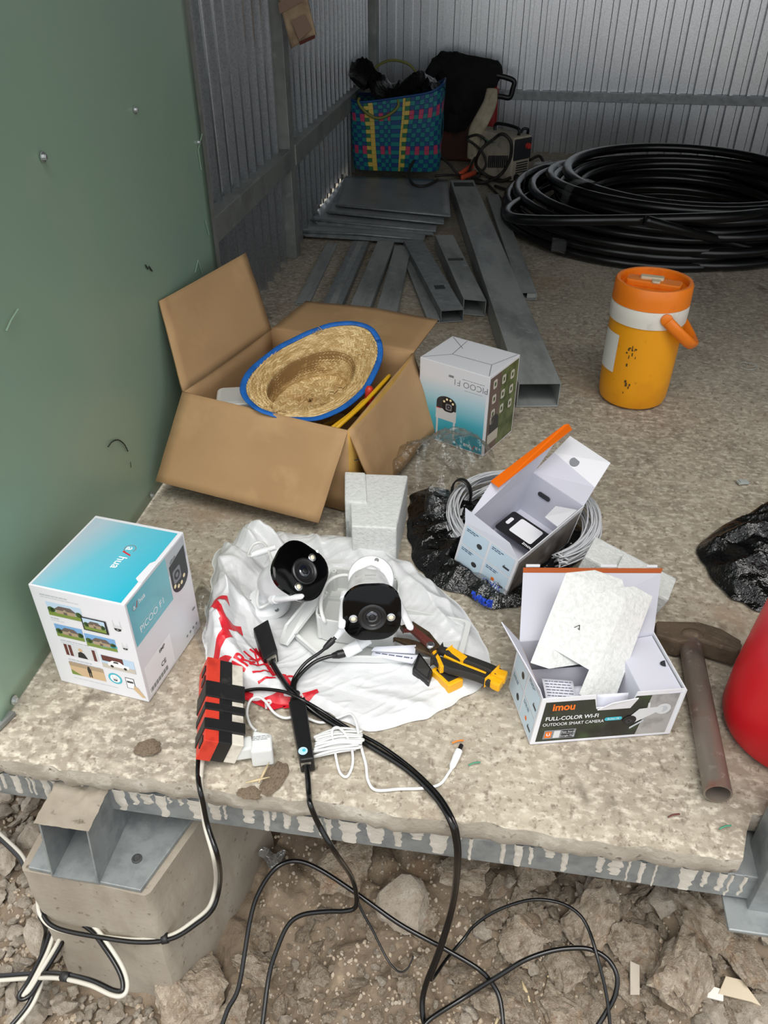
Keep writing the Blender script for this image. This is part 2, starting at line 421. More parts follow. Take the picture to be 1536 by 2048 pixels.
# ================================================================ steel frame: posts and girts
def bar(name, a, b, m='steel_frame', bev=.002):
    a = Vector(a); b = Vector(b); mb = MB(); mb.box((a+b)/2, b-a); return struct(mb.build(name, m, bevel=bev))
bar('trim_2', (XL, 2.622, 0), (-.695, 2.682, 2.6))                       # left post
mb = MB(); mb.box((-.7335, 4.345, 1.3), (.092, .09, 2.6)); struct(mb.build('trim_3', 'steel_frame', bevel=.003))   # corner post
mb = MB(); mb.box((-.712, 2.14, .315), (.042, .96, .062)); mb.box((-.712, 3.49, .315), (.042, 1.62, .062)); struct(mb.build('trim_4', 'steel_frame', bevel=.0025))
mb = MB(); mb.box((.9, 4.372, .2575), (3.18, .03, .040)); struct(mb.build('trim_5', 'galvanised', bevel=.002))
mb = MB(); mb.box((.900, 4.372, 1.5), (3.18, .03, .04)); mb.box((-.712, 3.49, 1.5), (.042, 1.62, .062)); struct(mb.build('trim_6', 'steel_frame', bevel=.002))
mb = MB(); mb.box((.418, .63, .4-.1), (.05, .05, .0)) if False else None
# right front post stub with base plate
mb = MB(); mb.box((.415, .622, .93), (.062, .06, 2.1)); mb.box((.405, .612, -.118), (.10, .10, .006)); struct(mb.build('trim_7', 'galvanised', bevel=.002))
# bracket plate under the green panel
mb = MB(); mb.prism([(-.72, .606), (-.640, .606), (-.626, .66), (-.72, .66)], .0, .008); brk = struct(mb.build('trim_8', 'steel_frame', bevel=.001))
mb = MB(); mb.lathe([(.006, 0), (.006, .0012)], 14, Matrix.Translation((-.668, .622, .0078))); mb.build('bolt_hole', 'black_mark', brk)
# ================================================================ soil
GZ = -.47
def ground_z(x, y):
    m = .085*math.exp(-((x+.02)/.17)**2-((y-.60)/.22)**2)+.075*math.exp(-((x-.33)/.20)**2-((y-.72)/.2)**2)+.05*max(0, min(1, (y-.62)/.12))*(1 if x > -.32 else .3)
    tr = -.05*math.exp(-((x+.24)/.05)**2)*math.exp(-((y-.62)/.25)**2)
    z = GZ+m+tr
    p = (x, y, 0)
    return z+.018*nse(p, 7)+.016*nse(p, 15, 3)-.016*max(0, 1-4*abs(nse(p, 11, 8)))+.010*abs(nse(p, 34, 5))+.006*nse(p, 70, 1)
mb = MB(); mb.grid(lambda u, v: Vector((-1.25+2.3*u, .10+1.05*v, ground_z(-1.25+2.3*u, .10+1.05*v))), 330, 170)
ground = struct(mb.build('ground', 'soil', smooth=True))
mb = MB(); mb.box((0, 0, GZ-.06), (40, 40, .02)); struct(mb.build('ground', 'soil'))

# ================================================================ cardboard carton with its flaps open
def sph(px, py, c, L, far=True):
    """point on the view ray at distance L from c (or the closest there is)"""
    d = ray(px, py).normalized(); o = CAM-Vector(c); b = o.dot(d); q = b*b-(o.dot(o)-L*L)
    return CAM+d*(-b+(math.sqrt(q) if far else -math.sqrt(q))) if q > 0 else CAM-d*b
mat('cardboard', (178, 143, 102), .85, var=[((164, 130, 90), 3, .45, .7, 4), ((188, 153, 110), 9, .55, .75, 4)], bump=[(7, .12, .006, 2)])
mat('cardboard_edge', (164, 124, 80), .9); mat('carton_yellow', (186, 146, 66), .8, var=[((170, 130, 58), 12, .4, .7)])
mat('staple', (60, 60, 62), .4, .6)
CZ = .183
HL = {'LF': G(365.5, 783.9, CZ), 'LB': G(542, 658.8, CZ), 'RB': G(826, 706.4, CZ), 'RF': G(696, 861.3, CZ)}
cen = sum(HL.values(), Vector())/4
carton = thing('cardboard_box', 'large brown cardboard carton with four flaps folded open, a straw hat inside', 'box', (cen.x, cen.y, 0), R(-15))
def sheet(name, quad, m, parent, th=.004, nu=14, nv=10, bend=.0, seed=0, amp=.0012):
    """thick four-cornered sheet, slightly buckled: a,b hinge edge, d,c outer edge"""
    a, b, c, d = [Vector(p) for p in quad]; nrm = (b-a).cross(d-a).normalized(); mb = MB()
    def fn(u, v):
        p = lerp(lerp(a, b, u), lerp(d, c, u), v)
        return p+nrm*(bend*math.sin(PI*u)*v*v+amp*(v**.5)*nse((u*3, v*3, seed), 1)*4)
    mb.grid(fn, nu, nv)
    return mb.build(name, m, parent, smooth=True, solid=th, world=True)
def wall4(name, top, bot, m, parent, th):
    mb = MB(); t = list(top); mb.add([bot[0], bot[1], t[1], t[0]], [(0, 1, 2, 3)]); return mb.build(name, m, parent, solid=th, world=True)
base = {k: Vector((lerp(p, cen, .01).x, lerp(p, cen, .01).y, .003)) for k, p in HL.items()}
ring = ['LF', 'RF', 'RB', 'LB']
for i in range(4):
    a, b = ring[i], ring[(i+1) % 4]
    mb = MB(); mb.grid(lambda u, v: lerp(lerp(base[a], base[b], u), lerp(HL[a], HL[b], u), v)+(cen-lerp(HL[a], HL[b], u))*(-.02*math.sin(PI*u)*v), 8, 6)
    mb.build('side_panel', 'carton_yellow' if i == 1 else 'cardboard', carton, smooth=True, solid=.004, world=True)
mb = MB(); mb.prism([(base[k].x, base[k].y) for k in ring], .0025, .006); mb.build('bottom', 'cardboard', carton, world=True)
L = .176
fl = {'front': ('LF', 'RF', (311.8, 962.6), (637.5, 1046), True), 'left': ('LB', 'LF', (490.6, 505.9), (306, 601), True),
      'back': ('RB', 'LB', (875.8, 641), (611.7, 603), True), 'right': ('RF', 'RB', (757, 1003), (877.8, 855), True)}
for k, (a, b, pa, pb, far) in fl.items():
    qa, qb = sph(*pa, HL[a], L, far), sph(*pb, HL[b], L, far)
    if k == 'right': qa = sph(*pa, HL[a], L, True)
    for q in (qa, qb):
        q.x = max(q.x, -.630); q.z = max(q.z, .004)
    f = sheet('flap', (HL[a], HL[b], qb, qa), 'cardboard', carton, .004, 16, 12, {'front': -.004, 'left': .012, 'back': -.006, 'right': .010}[k], len(k))
    if k == 'left':   # pressed circles left by the rolls once packed against it
        for cu, ru in ((.26, .24), (.74, .24)):
            mb = MB(); nrm = (HL[b]-HL[a]).cross(qa-HL[a]).normalized(); pts = []
            for t in range(41):
                a2 = 2*PI*t/40; u, v = cu+ru*math.cos(a2), .52+.45*math.sin(a2)
                pts.append(lerp(lerp(HL[a], HL[b], u), lerp(qa, qb, u), v)+nrm*(.012*math.sin(PI*u)*v*v+.0012*(v**.5)*nse((u*3, v*3, 4), 1)*4+.0016))
            mb.tube(pts, .0026, 6); mb.build('pressed_ring', 'cardboard', carton, smooth=True, world=True)
for px, py in ((683, 925), (685, 973)):
    p = lerp(HL['RF'], base['RF'], (py-865)/160)+Vector((.010, .012, 0)); mb = MB(); mb.box((0, 0, 0), (.012, .0015, .0015), Matrix.Rotation(.5, 3, 'Z')); mb.v = [q+p+Vector((.004, 0, 0)) for q in mb.v]; mb.build('staple', 'staple', carton, world=True)
# ---------------------------------------------------------------- straw hat lying crown down in the carton
mat('straw', (196, 160, 98), .75, attr='Col', var=[((176, 128, 72), 11, .60, .90, 4), ((205, 175, 116), 60, .6, .8, 3)], bump=[(400, .3, .0008, 3)])
mat('blue_binding', (24, 104, 190), .6, var=[((16, 84, 160), 40, .4, .7)], bump=[(160, .4, .001)])
hl, hr, ht, hb = G(494, 802, .184), G(759, 685, .207), G(589, 671, .234), G(661, 823, .168)
hc = (hl+hr+ht+hb)/4; hu = (hr-hl)/2; hv = (ht-hb)/2; hn = hu.cross(hv).normalized()
hat = thing('straw_hat', 'upturned woven straw hat with a blue bound brim, lying in the carton', 'hat', hc)
def hatpt(th, s, e=0.):
    """s: 0 brim edge .. 1 centre of the crown"""
    if s < .38: r = 1-.35*(s/.38); d = .020*(s/.38)**1.5
    elif s < .74: t = (s-.38)/.36; r = .65-.08*t; d = .020+.062*(1-(1-t)**1.6)
    else: t = (s-.74)/.26; r = .57*(1-t); d = .082+.006*math.sin(PI*t)-.006*t
    wob = 1+.025*math.sin(3*th+.7)+.015*nse((math.cos(th), math.sin(th), s*2), 2.5)
    cx = -.02*min(1, s*2)
    return hc+hu*(math.cos(th)*r*wob+cx)+hv*(math.sin(th)*r*wob)-hn*(d*1.0+e-.012*(1-s)*math.sin(2*th+.6)*max(0, 1-s*2.2)-.003*nse((th*3, s*8, 1), 1))
mb = MB(); mb.grid(lambda u, v: hatpt(2*PI*u, .02+.97*v, .0025), 96, 40, closed_u=True); mb.build('crown', 'blue_binding' if False else 'straw', hat, smooth=True, world=True, solid=.001, cols=[lin((150, 118, 72))]*(96*39))
mb = MB(); cols = []; rn = random.Random(8); NB, NT = 32, 84
for j in range(NB):
    s0, s1 = .015+.965*j/NB, .015+.965*(j+1)/NB
    nt_ = max(14, int(NT*min(1, 1.35*(1 if s0 < .38 else (.66 if s0 < .74 else max(.12, .55*(1-(s0-.74)/.26)))))))
    for i in range(nt_):
        sl = .9*(1 if j % 2 else -1); w0 = 2*PI/nt_
        t00 = w0*i; t01 = w0*(i+.92)
        a, b = hatpt(t00, s0), hatpt(t01, s0); c, d = hatpt(t01+sl*w0, s1), hatpt(t00+sl*w0, s1)
        m = (a+b+c+d)/4+hn*(.0016+.0012*rn.random())
        o = len(mb.v); mb.v += [a, b, c, d, m]
        k = rn.random(); cc = lin((lerp(190, 236, k), lerp(156, 212, k), lerp(100, 160, k)))
        for q in ((0, 1, 4), (1, 2, 4), (2, 3, 4), (3, 0, 4)): mb.f.append([o+x for x in q]); mb.m.append(0); cols.append(cc)
wv = mb.build('straw_weave', 'straw', hat, world=True, cols=cols); wv['kind'] = 'stuff'
mb = MB(); mb.tube([hatpt(2*PI*k/72, .012)+hn*.001 for k in range(73)], .0042, 8, flat=(.55, 1.5)); mb.build('brim_binding', 'blue_binding', hat, smooth=True, world=True)
rn = random.Random(2)
mb = MB()
for th, s in ((3.75, .12), (3.6, .2), (3.85, .22), (5.6, .80), (5.4, .86), (1.25, .1)):
    for _ in range(7):
        t0 = th+rn.uniform(-.09, .09); s0 = s+rn.uniform(-.03, .03); a = hatpt(t0, s0, -.002); mb.tube([a, a+hn*.004+Vector((rn.uniform(-.012, .012), rn.uniform(-.012, .012), .002))], .0007, 4)
mb.build('frayed_straw', 'straw', hat, world=True, cols=[lin((190, 158, 104))]*len(mb.f))['kind'] = 'stuff'
# ---------------------------------------------------------------- what else shows inside the carton
mat('white_plastic', (216, 218, 216), .38, coat=.1); mat('white_plastic_dull', (205, 207, 204), .5)
mat('yellow_cable', (222, 170, 24), .45); mat('red_plastic', (200, 48, 34), .4)
p = G(478, 812, .12); o = thing('plastic_case', 'white rounded plastic case tucked in the carton left of the hat', 'case', (p.x, p.y, .07), R(15))
mb = MB(); mb.prism(rrect(.085, .075, .014), 0, .075); mb.build('body', 'white_plastic', o, bevel=.005, seg=3)
mb = MB(); mb.prism(rrect(.068, .058, .01), .073, .0765); mb.build('lid', 'white_plastic_dull', o, bevel=.002)
mb = MB(); mb.tube(spline([(.0, -.036, .03), (-.012, -.040, .05), (.012, -.040, .066)], 6), .002, 6); mb.build('clip', 'white_plastic', o)
o = thing('cable_coil', 'coil of yellow cable at the right inside of the carton', 'cable', HL['RF']+Vector((-.03, .12, -.16)))
ip = lambda t, dx, z: lerp(HL['RF'], HL['RB'], t)+Vector((dx, -dx*.22, z-CZ))
mb = MB(); mb.tube(spline([ip(.30, -.20, .03), ip(.04, -.09, .10), ip(.10, -.040, .158), ip(.30, -.018, .176), ip(.55, -.012, .180), ip(.72, -.016, .172), ip(.85, -.05, .12), ip(.80, -.12, .04)], 10)
    +spline([ip(.70, -.16, .03), ip(.40, -.20, .022), ip(.16, -.12, .08), ip(.10, -.060, .146), ip(.26, -.034, .162), ip(.45, -.03, .160), ip(.60, -.06, .10)], 10), .0042, 8); mb.build('loops', 'yellow_cable', o, smooth=True, world=True)
q = lerp(HL['RF'], HL['RB'], .52)+Vector((-.030, 0, -.010)); o = thing('cable_tag', 'red plastic end peeking out beside the yellow cable in the carton', 'connector', q)
mb = MB(); mb.lathe([(.006, -.07), (.008, -.02), (.009, 0), (.006, .008), (0, .010)], 12); mb.build('plug', 'red_plastic', o, smooth=True); mb = MB(); mb.lathe([(.0095, -.022), (.0095, -.014)], 12); mb.build('collar', 'red_plastic', o)

# ================================================================ printed product boxes
def gradmat(name, stops, axis, lo, hi, rough=.35):
    m = mat(name, stops[0][1], rough, coat=.25); n = m.node_tree.nodes; l = m.node_tree.links
    t = n.new('ShaderNodeTexCoord'); d = n.new('ShaderNodeVectorMath'); d.operation = 'DOT_PRODUCT'; d.inputs[1].default_value = axis
    l.new(t.outputs['Object'], d.inputs[0]); mr = n.new('ShaderNodeMapRange'); mr.inputs['From Min'].default_value = lo; mr.inputs['From Max'].default_value = hi
    l.new(d.outputs['Value'], mr.inputs['Value']); r = n.new('ShaderNodeValToRGB'); l.new(mr.outputs[0], r.inputs[0])
    while len(r.color_ramp.elements) < len(stops): r.color_ramp.elements.new(.5)
    for e, (p, c) in zip(r.color_ramp.elements, stops): e.position = p; e.color = lin(c)
    l.new(r.outputs[0], n['Principled BSDF'].inputs['Base Color']); return m
mat('box_white', (226, 227, 232), .4, coat=.2, bump=[(6, .04, .004, 2)]); mat('box_inside', (205, 206, 218), .6, bump=[(6, .05, .004, 2)])
for nm, c in dict(ink_white=(240, 242, 245), ink_black=(28, 28, 30), ink_dark=(52, 54, 58), ink_grey=(130, 134, 140), ink_pale=(186, 192, 198), ink_red=(214, 30, 40), ink_turq=(66, 182, 202),
                  ink_sky=(120, 168, 214), ink_skyl=(188, 212, 232), ink_lawn=(120, 142, 62), ink_tree=(66, 92, 44), ink_roof=(104, 92, 84), ink_wall=(170, 150, 124), ink_brown=(96, 48, 42), ink_tan=(206, 178, 140),
                  ink_path=(196, 190, 178), ink_orange=(236, 116, 30), ink_led=(250, 236, 190), ink_silver=(210, 212, 214), ink_blue=(40, 96, 196), ink_pblue=(198, 218, 232), ink_icon=(206, 200, 190), ink_navy=(28, 62, 98)).items():
    mat(nm, c, .42)
def decal(name, parent, fm, draw, mats):
    mb = MB(); draw(mb); mb.v = [fm @ p for p in mb.v]; return mb.build(name, mats, parent)
def logo(parent, fm, u, v, size, rot, main='ink_white'):
    c, s = math.cos(R(rot)), math.sin(R(rot)); P = lambda a, b: (u+(a*c-b*s)*size, v+(a*s+b*c)*size)
    def d(mb):
        text_at(mb, 'a', *P(-1.08, 0), size*1.0, rot, .012); text_at(mb, 'hua', *P(.62, .02), size*1.0, rot, .012)
        pts = [P(-1.06+.48*math.cos(2*PI*k/24), .02+.48*math.sin(2*PI*k/24)) for k in range(4, 24)]; pin = [P(-1.06+.40*math.cos(2*PI*k/24), .02+.40*math.sin(2*PI*k/24)) for k in range(4, 24)]
        for k in range(len(pts)-1): poly_at(mb, [pts[k], pts[k+1], pin[k+1], pin[k]], .0004, 2)
        poly_at(mb, [P(-.72, -.36), P(-.58, -.36), P(-.28, .46), P(-.42, .46)], .0005, 1)
    decal('logo', parent, fm, d, [main, 'ink_red', 'ink_grey'])
def lines(mb, u, v, w, n, dv, mi, seed=0, h=.0011):
    rn = random.Random(seed)
    for k in range(n):
        x = u
        while x < u+w*(1 if k < n-1 else .7):
            e = min(u+w, x+rn.uniform(.003, .009)); rect_at(mb, x, v-k*dv, e, v-k*dv+h, .00035, mi); x = e+.0011
def house_pic(mb, a, b, c, d, z=.0004):
    """sky 0, lawn 1, tree 2, roof 3, wall 4"""
    w, h = c-a, d-b; X = lambda t: a+w*t; Y = lambda t: b+h*t
    rect_at(mb, a, b, c, d, z, 0); rect_at(mb, a, b, c, Y(.32), z+.0001, 1)
    for t, r in ((.06, .22), (.16, .16), (.90, .2), (.98, .15)): disc_at(mb, min(max(X(t), a+r*h), c-r*h), Y(.46), r*h, z+.0002, 2, 9)
    rect_at(mb, X(.24), Y(.26), X(.80), Y(.55), z+.00025, 4); poly_at(mb, [(X(.18), Y(.52)), (X(.86), Y(.52)), (X(.70), Y(.82)), (X(.36), Y(.82))], z+.0003, 3)
    poly_at(mb, [(X(.40), Y(.40)), (X(.62), Y(.40)), (X(.51), Y(.66))], z+.00035, 4); rect_at(mb, X(.46), Y(.26), X(.56), Y(.44), z+.0004, 3)
HP = ['ink_skyl', 'ink_lawn', 'ink_tree', 'ink_roof', 'ink_wall']
def ptz_icon(mb, u, v, s, z=.0004):
    """white 0, black 1: little dome camera with two aerials, hanging up-right"""
    poly_at(mb, [(u-.5*s, v), (u+.5*s, v), (u+.5*s, v+.45*s), (u-.5*s, v+.45*s)], z, 0)
    poly_at(mb, [(u-.42*s, v+.02*s), (u-.36*s, v-.28*s), (u, v-.42*s), (u+.36*s, v-.28*s), (u+.42*s, v+.02*s)], z, 1)
    for k in (-.40, .40): rect_at(mb, u+k*s-.04*s, v+.45*s, u+k*s+.04*s, v+1.15*s, z, 0)
    disc_at(mb, u, v-.18*s, .14*s, z+.0002, 2, 10)
def big_ptz(mb, u, v, s, z=.0005):
    """0 silver, 1 dark, 2 grey, 3 led, 4 red, 5 black"""
    rect_at(mb, u-.5*s, v, u+.5*s, v+.55*s, z, 0)
    for k in (-.42, .42): rect_at(mb, u+k*s-.045*s, v+.55*s, u+k*s+.045*s, v+1.35*s, z-.0001, 0)
    poly_at(mb, [(u-.48*s, v+.04*s)]+[(u-.48*s*math.cos(PI*k/12), v-.25*s-.32*s*math.sin(PI*k/12)) for k in range(13)]+[(u+.48*s, v+.04*s)], z+.0001, 1)
    poly_at(mb, rr_off(rrect(.58*s, .66*s, .2*s, 4), u-.10*s, v-.20*s), z+.0002, 5)
    poly_at(mb, rr_off(rrect(.30*s, .30*s, .05*s, 3), u-.12*s, v-.10*s), z+.0003, 2); disc_at(mb, u-.12*s, v-.10*s, .10*s, z+.0004, 5); disc_at(mb, u-.12*s, v-.10*s, .045*s, z+.0005, 2, 10)
    for k in range(4): a = R(205+k*42); disc_at(mb, u-.10*s+.24*s*math.cos(a), v-.20*s+.26*s*math.sin(a), .055*s, z+.0004, 3, 10)
    rect_at(mb, u+.28*s, v+.03*s, u+.48*s, v+.06*s, z+.0003, 4)
def rr_off(p, u, v): return [(a+u, b+v) for a, b in p]
def carton_box(name, label, loc, rz, w, d, h, seam=True):
    t = thing(name, label, 'box', loc, rz)
    mb = MB(); mb.box((w/2, d/2, h/2), (w, d, h)); mb.build('carton', 'box_white', t, bevel=.0012, seg=2)
    F = {'front': frame((0, 0, 0), (1, 0, 0), (0, 0, 1)), 'right': frame((w, 0, 0), (0, 1, 0), (0, 0, 1)), 'top': frame((0, 0, h), (1, 0, 0), (0, 1, 0))}
    return t, F
# ---- box beside the green panel
w, d, h = .146, .163, .190
A, F = carton_box('camera_box', 'white and turquoise camera carton standing upright against the green panel', (-.594, .730, -.001), R(-7.6), w, d, h)
g = gradmat('print_turquoise_top', [(0, (178, 198, 210)), (.35, (108, 190, 208)), (1, (38, 176, 202))], (.9, -.25, 0), -.02, .125)
decal('printed_top', A, F['top'], lambda mb: rect_at(mb, .004, .002, w-.006, d-.006), [g])
logo(A, F['top'], .092, .086, .0185, -90)
decal('tuck_flap', A, F['top'], lambda mb: (poly_at(mb, [(w-.012, .050), (w-.004, .044), (w+.0006, .044), (w+.0006, .092), (w-.004, .092), (w-.010, .084)], .0012)), ['box_white'])
Fr = F['front']
def pics(mb):
    house_pic(mb, .020, .140, .074, .165); 
    rect_at(mb, .071, .126, .110, .151, .0010, 5); house_pic(mb, .073, .128, .107, .149, .0011)
decal('printed_picture', A, Fr, pics, HP+['ink_black'])
decal('printed_picture', A, Fr, lambda mb: (house_pic(mb, .022, .100, .066, .124)), ['ink_sky']+HP[1:]); decal('printed_picture', A, Fr, lambda mb: (house_pic(mb, .068, .094, .116, .118)), ['ink_sky']+HP[1:])
def p3(mb):
    rect_at(mb, .026, .064, .080, .086, .0004, 2)
    for x in (.027, .034, .072): rect_at(mb, x, .064, x+.005, .086, .0005, 0)
    poly_at(mb, [(.046, .064), (.048, .074), (.053, .077), (.058, .074), (.062, .064)], .0006, 1); disc_at(mb, .053, .080, .0036, .0006, 3, 10)
decal('printed_picture', A, Fr, p3, ['ink_brown', 'ink_black', 'ink_silver', 'ink_tan'])
def p4(mb):
    rect_at(mb, .084, .056, .137, .081, .0004, 0); rect_at(mb, .084, .056, .137, .065, .0005, 2); rect_at(mb, .086, .070, .120, .081, .0005, 3)
    poly_at(mb, [(.094, .062), (.127, .062), (.128, .068), (.120, .069), (.114, .0735), (.102, .0735), (.097, .069), (.094, .068)], .0006, 1)
    for x in (.100, .121): disc_at(mb, x, .062, .0026, .0007, 4, 10)
    poly_at(mb, [(.103, .0695), (.112, .0695), (.111, .0725), (.105, .0725)], .0007, 4)
decal('printed_picture', A, Fr, p4, ['ink_skyl', 'ink_white', 'ink_path', 'ink_brown', 'ink_black'])
def p5(mb):
    rect_at(mb, .026, .024, .082, .050, .0004, 0); rect_at(mb, .026, .042, .082, .050, .0005, 3); poly_at(mb, [(.026, .024), (.044, .024), (.026, .034)], .0005, 1)
    rect_at(mb, .0555, .026, .0575, .036, .0006, 2); rect_at(mb, .0585, .026, .0605, .036, .0006, 2); rect_at(mb, .0550, .035, .0610, .044, .0006, 2); disc_at(mb, .058, .046, .0022, .0006, 2, 8)
decal('printed_picture', A, Fr, p5, ['ink_tan', 'ink_lawn', 'ink_black', 'ink_wall'])
def p6(mb):
    disc_at(mb, .099, .036, .011, .0004, 0, 20); disc_at(mb, .099, .036, .008, .0005, 1, 16); ptz2 = None
    rect_at(mb, .116, .022, .130, .044, .0004, 3); rect_at(mb, .117, .023, .129, .043, .0005, 1); rect_at(mb, .118, .034, .128, .038, .0006, 3); poly_at(mb, [(.128, .030), (.134, .026), (.143, .008), (.137, .008), (.126, .022)], .0006, 2)
decal('printed_icon', A, Fr, p6, ['ink_turq', 'ink_white', 'ink_tan', 'ink_dark'])
decal('printed_icon', A, Fr, lambda mb: (ptz_icon(mb, .126, .142, .013), ptz_icon(mb, .130, .106, .009), ptz_icon(mb, .099, .034, .008, .0006)), ['ink_silver', 'ink_black', 'ink_grey'])
def tl(mb):
    for k, (u, v, ww) in enumerate(((.014, .1755, .055), (.020, .1335, .018), (.024, .0915, .055), (.027, .054, .050))): lines(mb, u, v, ww, 1, .004, 0, k, .0022); lines(mb, u, v-.0035, ww*1.5, 1, .003, 1, k+9, .0009)
    lines(mb, .026, .016, .1, 1, .003, 1, 5, .0008)
decal('printed_text', A, Fr, tl, ['ink_pale', 'ink_pale'])
decal('printed_text', A, Fr, lambda mb: poly_at(mb, [(.088, .098), (.117, .1015), (.088+.029, .105)], .0006, 0), ['ink_turq'])
Ri = F['right']
g2 = gradmat('print_turquoise_side', [(0, (92, 182, 198)), (1, (126, 198, 210))], (0, 1, 0), 0, .11)
decal('printed_panel', A, Ri, lambda mb: poly_at(mb, [(.004, .108), (.106, .108), (.106, .186), (.004, .186)]), [g2])
decal('printed_panel', A, Ri, lambda mb: rect_at(mb, .106, .150, .159, .186), ['ink_pale'])
def dome(mb):
    poly_at(mb, [(.110, .160), (.110, .128)]+[(.133-.023*math.cos(PI*k/10), .126-.020*math.sin(PI*k/10)) for k in range(11)]+[(.156, .128), (.156, .172), (.110, .164)], .0005, 0)
    poly_at(mb, rr_off(rrect(.022, .024, .004, 3), .126, .139), .0007, 1); disc_at(mb, .126, .139, .008, .0008, 0); disc_at(mb, .126, .139, .004, .0009, 1)
    for k in range(4): disc_at(mb, .116+.009*k, .117+.0035*(k-1.5)**2*.9, .0034, .0008, 2, 10)
    text_at(mb, 'alhua', .122, .170, .008, 8, 0, .0006, 0)
decal('printed_picture', A, Ri, dome, ['ink_dark', 'ink_grey', 'ink_led'])
logo(A, Ri, .030, .170, .0115, 0)
decal('printed_text', A, Ri, lambda mb: (text_at(mb, 'PICOO F1', .052, .126, .0155, 0), lines(mb, .024, .115, .07, 1, .004, 1, 3, .0009), lines(mb, .024, .135, .06, 1, .004, 1, 4, .0009)), ['ink_white', 'ink_pale'])
def lab(mb):
    poly_at(mb, [(.006, .006), (.080, .006), (.080, .056), (.050, .070), (.006, .058)] if False else [(.006, .006), (.080, .006), (.080, .064), (.006, .064)], .0004, 0)
    lines(mb, .010, .056, .030, 4, .0034, 1, 1); lines(mb, .010, .040, .044, 4, .0034, 1, 2); lines(mb, .010, .022, .030, 3, .0034, 1, 3)
    text_at(mb, '8MP', .055, .056, .009, 0, .02, .0006, 1); text_at(mb, 'CE', .052, .030, .0115, 0, .02, .0006, 1)
    for k in range(22): rect_at(mb, .010+.0023*k, .010, .010+.0023*k+(.0014 if (k*7) % 3 else .0007), .018, .0006, 1)
decal('printed_label', A, Ri, lab, ['ink_white', 'ink_dark'])
def icons(mb):
    rect_at(mb, .148, .046, .156, .050, .0004, 1)
    for k in range(4): disc_at(mb, .122+.010*k, .017, .0026, .0004, 1, 8)
decal('printed_icon', A, Ri, icons, ['ink_dark', 'ink_grey'])
# ---- the same carton upside down, behind the big cardboard carton
w, d, h = .165, .130, .185
B, F = carton_box('camera_box', 'white and turquoise camera carton standing upside down between cardboard carton and steel tubes', (-.154, 1.526, -.001), R(-26.4), w, d, h)
Fr = F['front'] @ Matrix(((-1, 0, 0, w), (0, -1, 0, h), (0, 0, 1, 0), (0, 0, 0, 1)))      # printed upside down
g = gradmat('print_turquoise_front', [(0, (10, 150, 172)), (.35, (80, 182, 202)), (.62, (176, 214, 228)), (.85, (226, 228, 234))], (0, 0, 1), .006, .175)
decal('printed_front', B, Fr, lambda mb: rect_at(mb, .005, .010, w-.003, h-.003), [g])
logo(B, Fr, .032, .172, .0135, 0)
decal('printed_text', B, Fr, lambda mb: (text_at(mb, 'PICOO F1', .042, .032, .0190, 0), lines(mb, .010, .021, .065, 1, .004, 0, 3, .0012), lines(mb, .014, .045, .05, 1, .004, 0, 4, .0009)), ['ink_grey'])
decal('printed_text', B, Fr, lambda mb: (text_at(mb, 'Wi-Fi', .128, .171, .0115, 0, .01), rect_at(mb, .142, .166, .158, .176, .0004, 1), text_at(mb, '6', .150, .171, .010, 0, .01, .0006, 0), rect_at(mb, .082, .020, .094, .025, .0004, 2)), ['ink_white', 'ink_red', 'ink_grey'])
decal('printed_picture', B, Fr, lambda mb: big_ptz(mb, .096, .100, .050), ['ink_silver', 'ink_dark', 'ink_grey', 'ink_led', 'ink_red', 'ink_black'])
def crash(mb):   # crash-lock bottom of four folded panels
    e = .0008
    a, b, c, dd = (.004, .004), (w-.004, .004), (w-.004, d-.004), (.004, d-.004); m0, m1 = (w*.40, d*.60), (w*.72, d*.42)
    m0 = (.052, .086); m1 = (.140, .052)
    for p, q in ((dd, m0), (a, (.048, .050)), ((.048, .050), m1), (m1, b), (m1, c), ((.048, .050), (.040, d-.004))):
        p, q = Vector(p+(0,)), Vector(q+(0,)); n = Vector((-(q-p).y, (q-p).x, 0)).normalized()*e; mb.add([p-n+Vector((0, 0, .0003)), q-n+Vector((0, 0, .0003)), q+n+Vector((0, 0, .0003)), p+n+Vector((0, 0, .0003))], [(0, 1, 2, 3)])
decal('folded_seam', B, F['top'], crash, ['ink_grey'])
Ri = F['right']
decal('printed_side', B, Ri, lambda mb: (rect_at(mb, .004, .004, .052, h-.006, .0003, 0), rect_at(mb, .052, .004, d-.004, h-.006, .0003, 1)), [mat('print_wood', (116, 98, 92), .4, var=[((88, 72, 66), 60, .4, .65, 3, (1, 3, .1))]), mat('print_foliage', (104, 116, 74), .4, var=[((62, 80, 44), 30, .42, .62, 5), ((150, 152, 120), 9, .52, .75, 3)])])
def ic(mb):
    for i in range(3):
        for j in range(3):
            if (i, j) == (2, 9): continue
            u, v = .026+.038*i, .160-.034*j-.004*i; poly_at(mb, rr_off(rrect(.016, .020, .004, 3), u, v), .0005, 0); poly_at(mb, rr_off(rrect(.007, .009, .002, 2), u, v), .0007, 1)
    poly_at(mb, rr_off(rrect(.016, .020, .004, 3), .024, .078), .0005, 0)
decal('printed_icon', B, Ri, ic, ['ink_icon', 'ink_tree'])
decal('printed_picture', B, Ri, lambda mb: (poly_at(mb, [(.014, .046), (.056, .046)]+[(.035+.021*math.cos(PI*k/10), .066+.020*math.sin(PI*k/10)) for k in range(11)], .0005, 0), poly_at(mb, [(.010, .022), (.056, .022), (.056, .046), (.010, .046)], .0005, 1)), ['ink_dark', 'ink_path'])

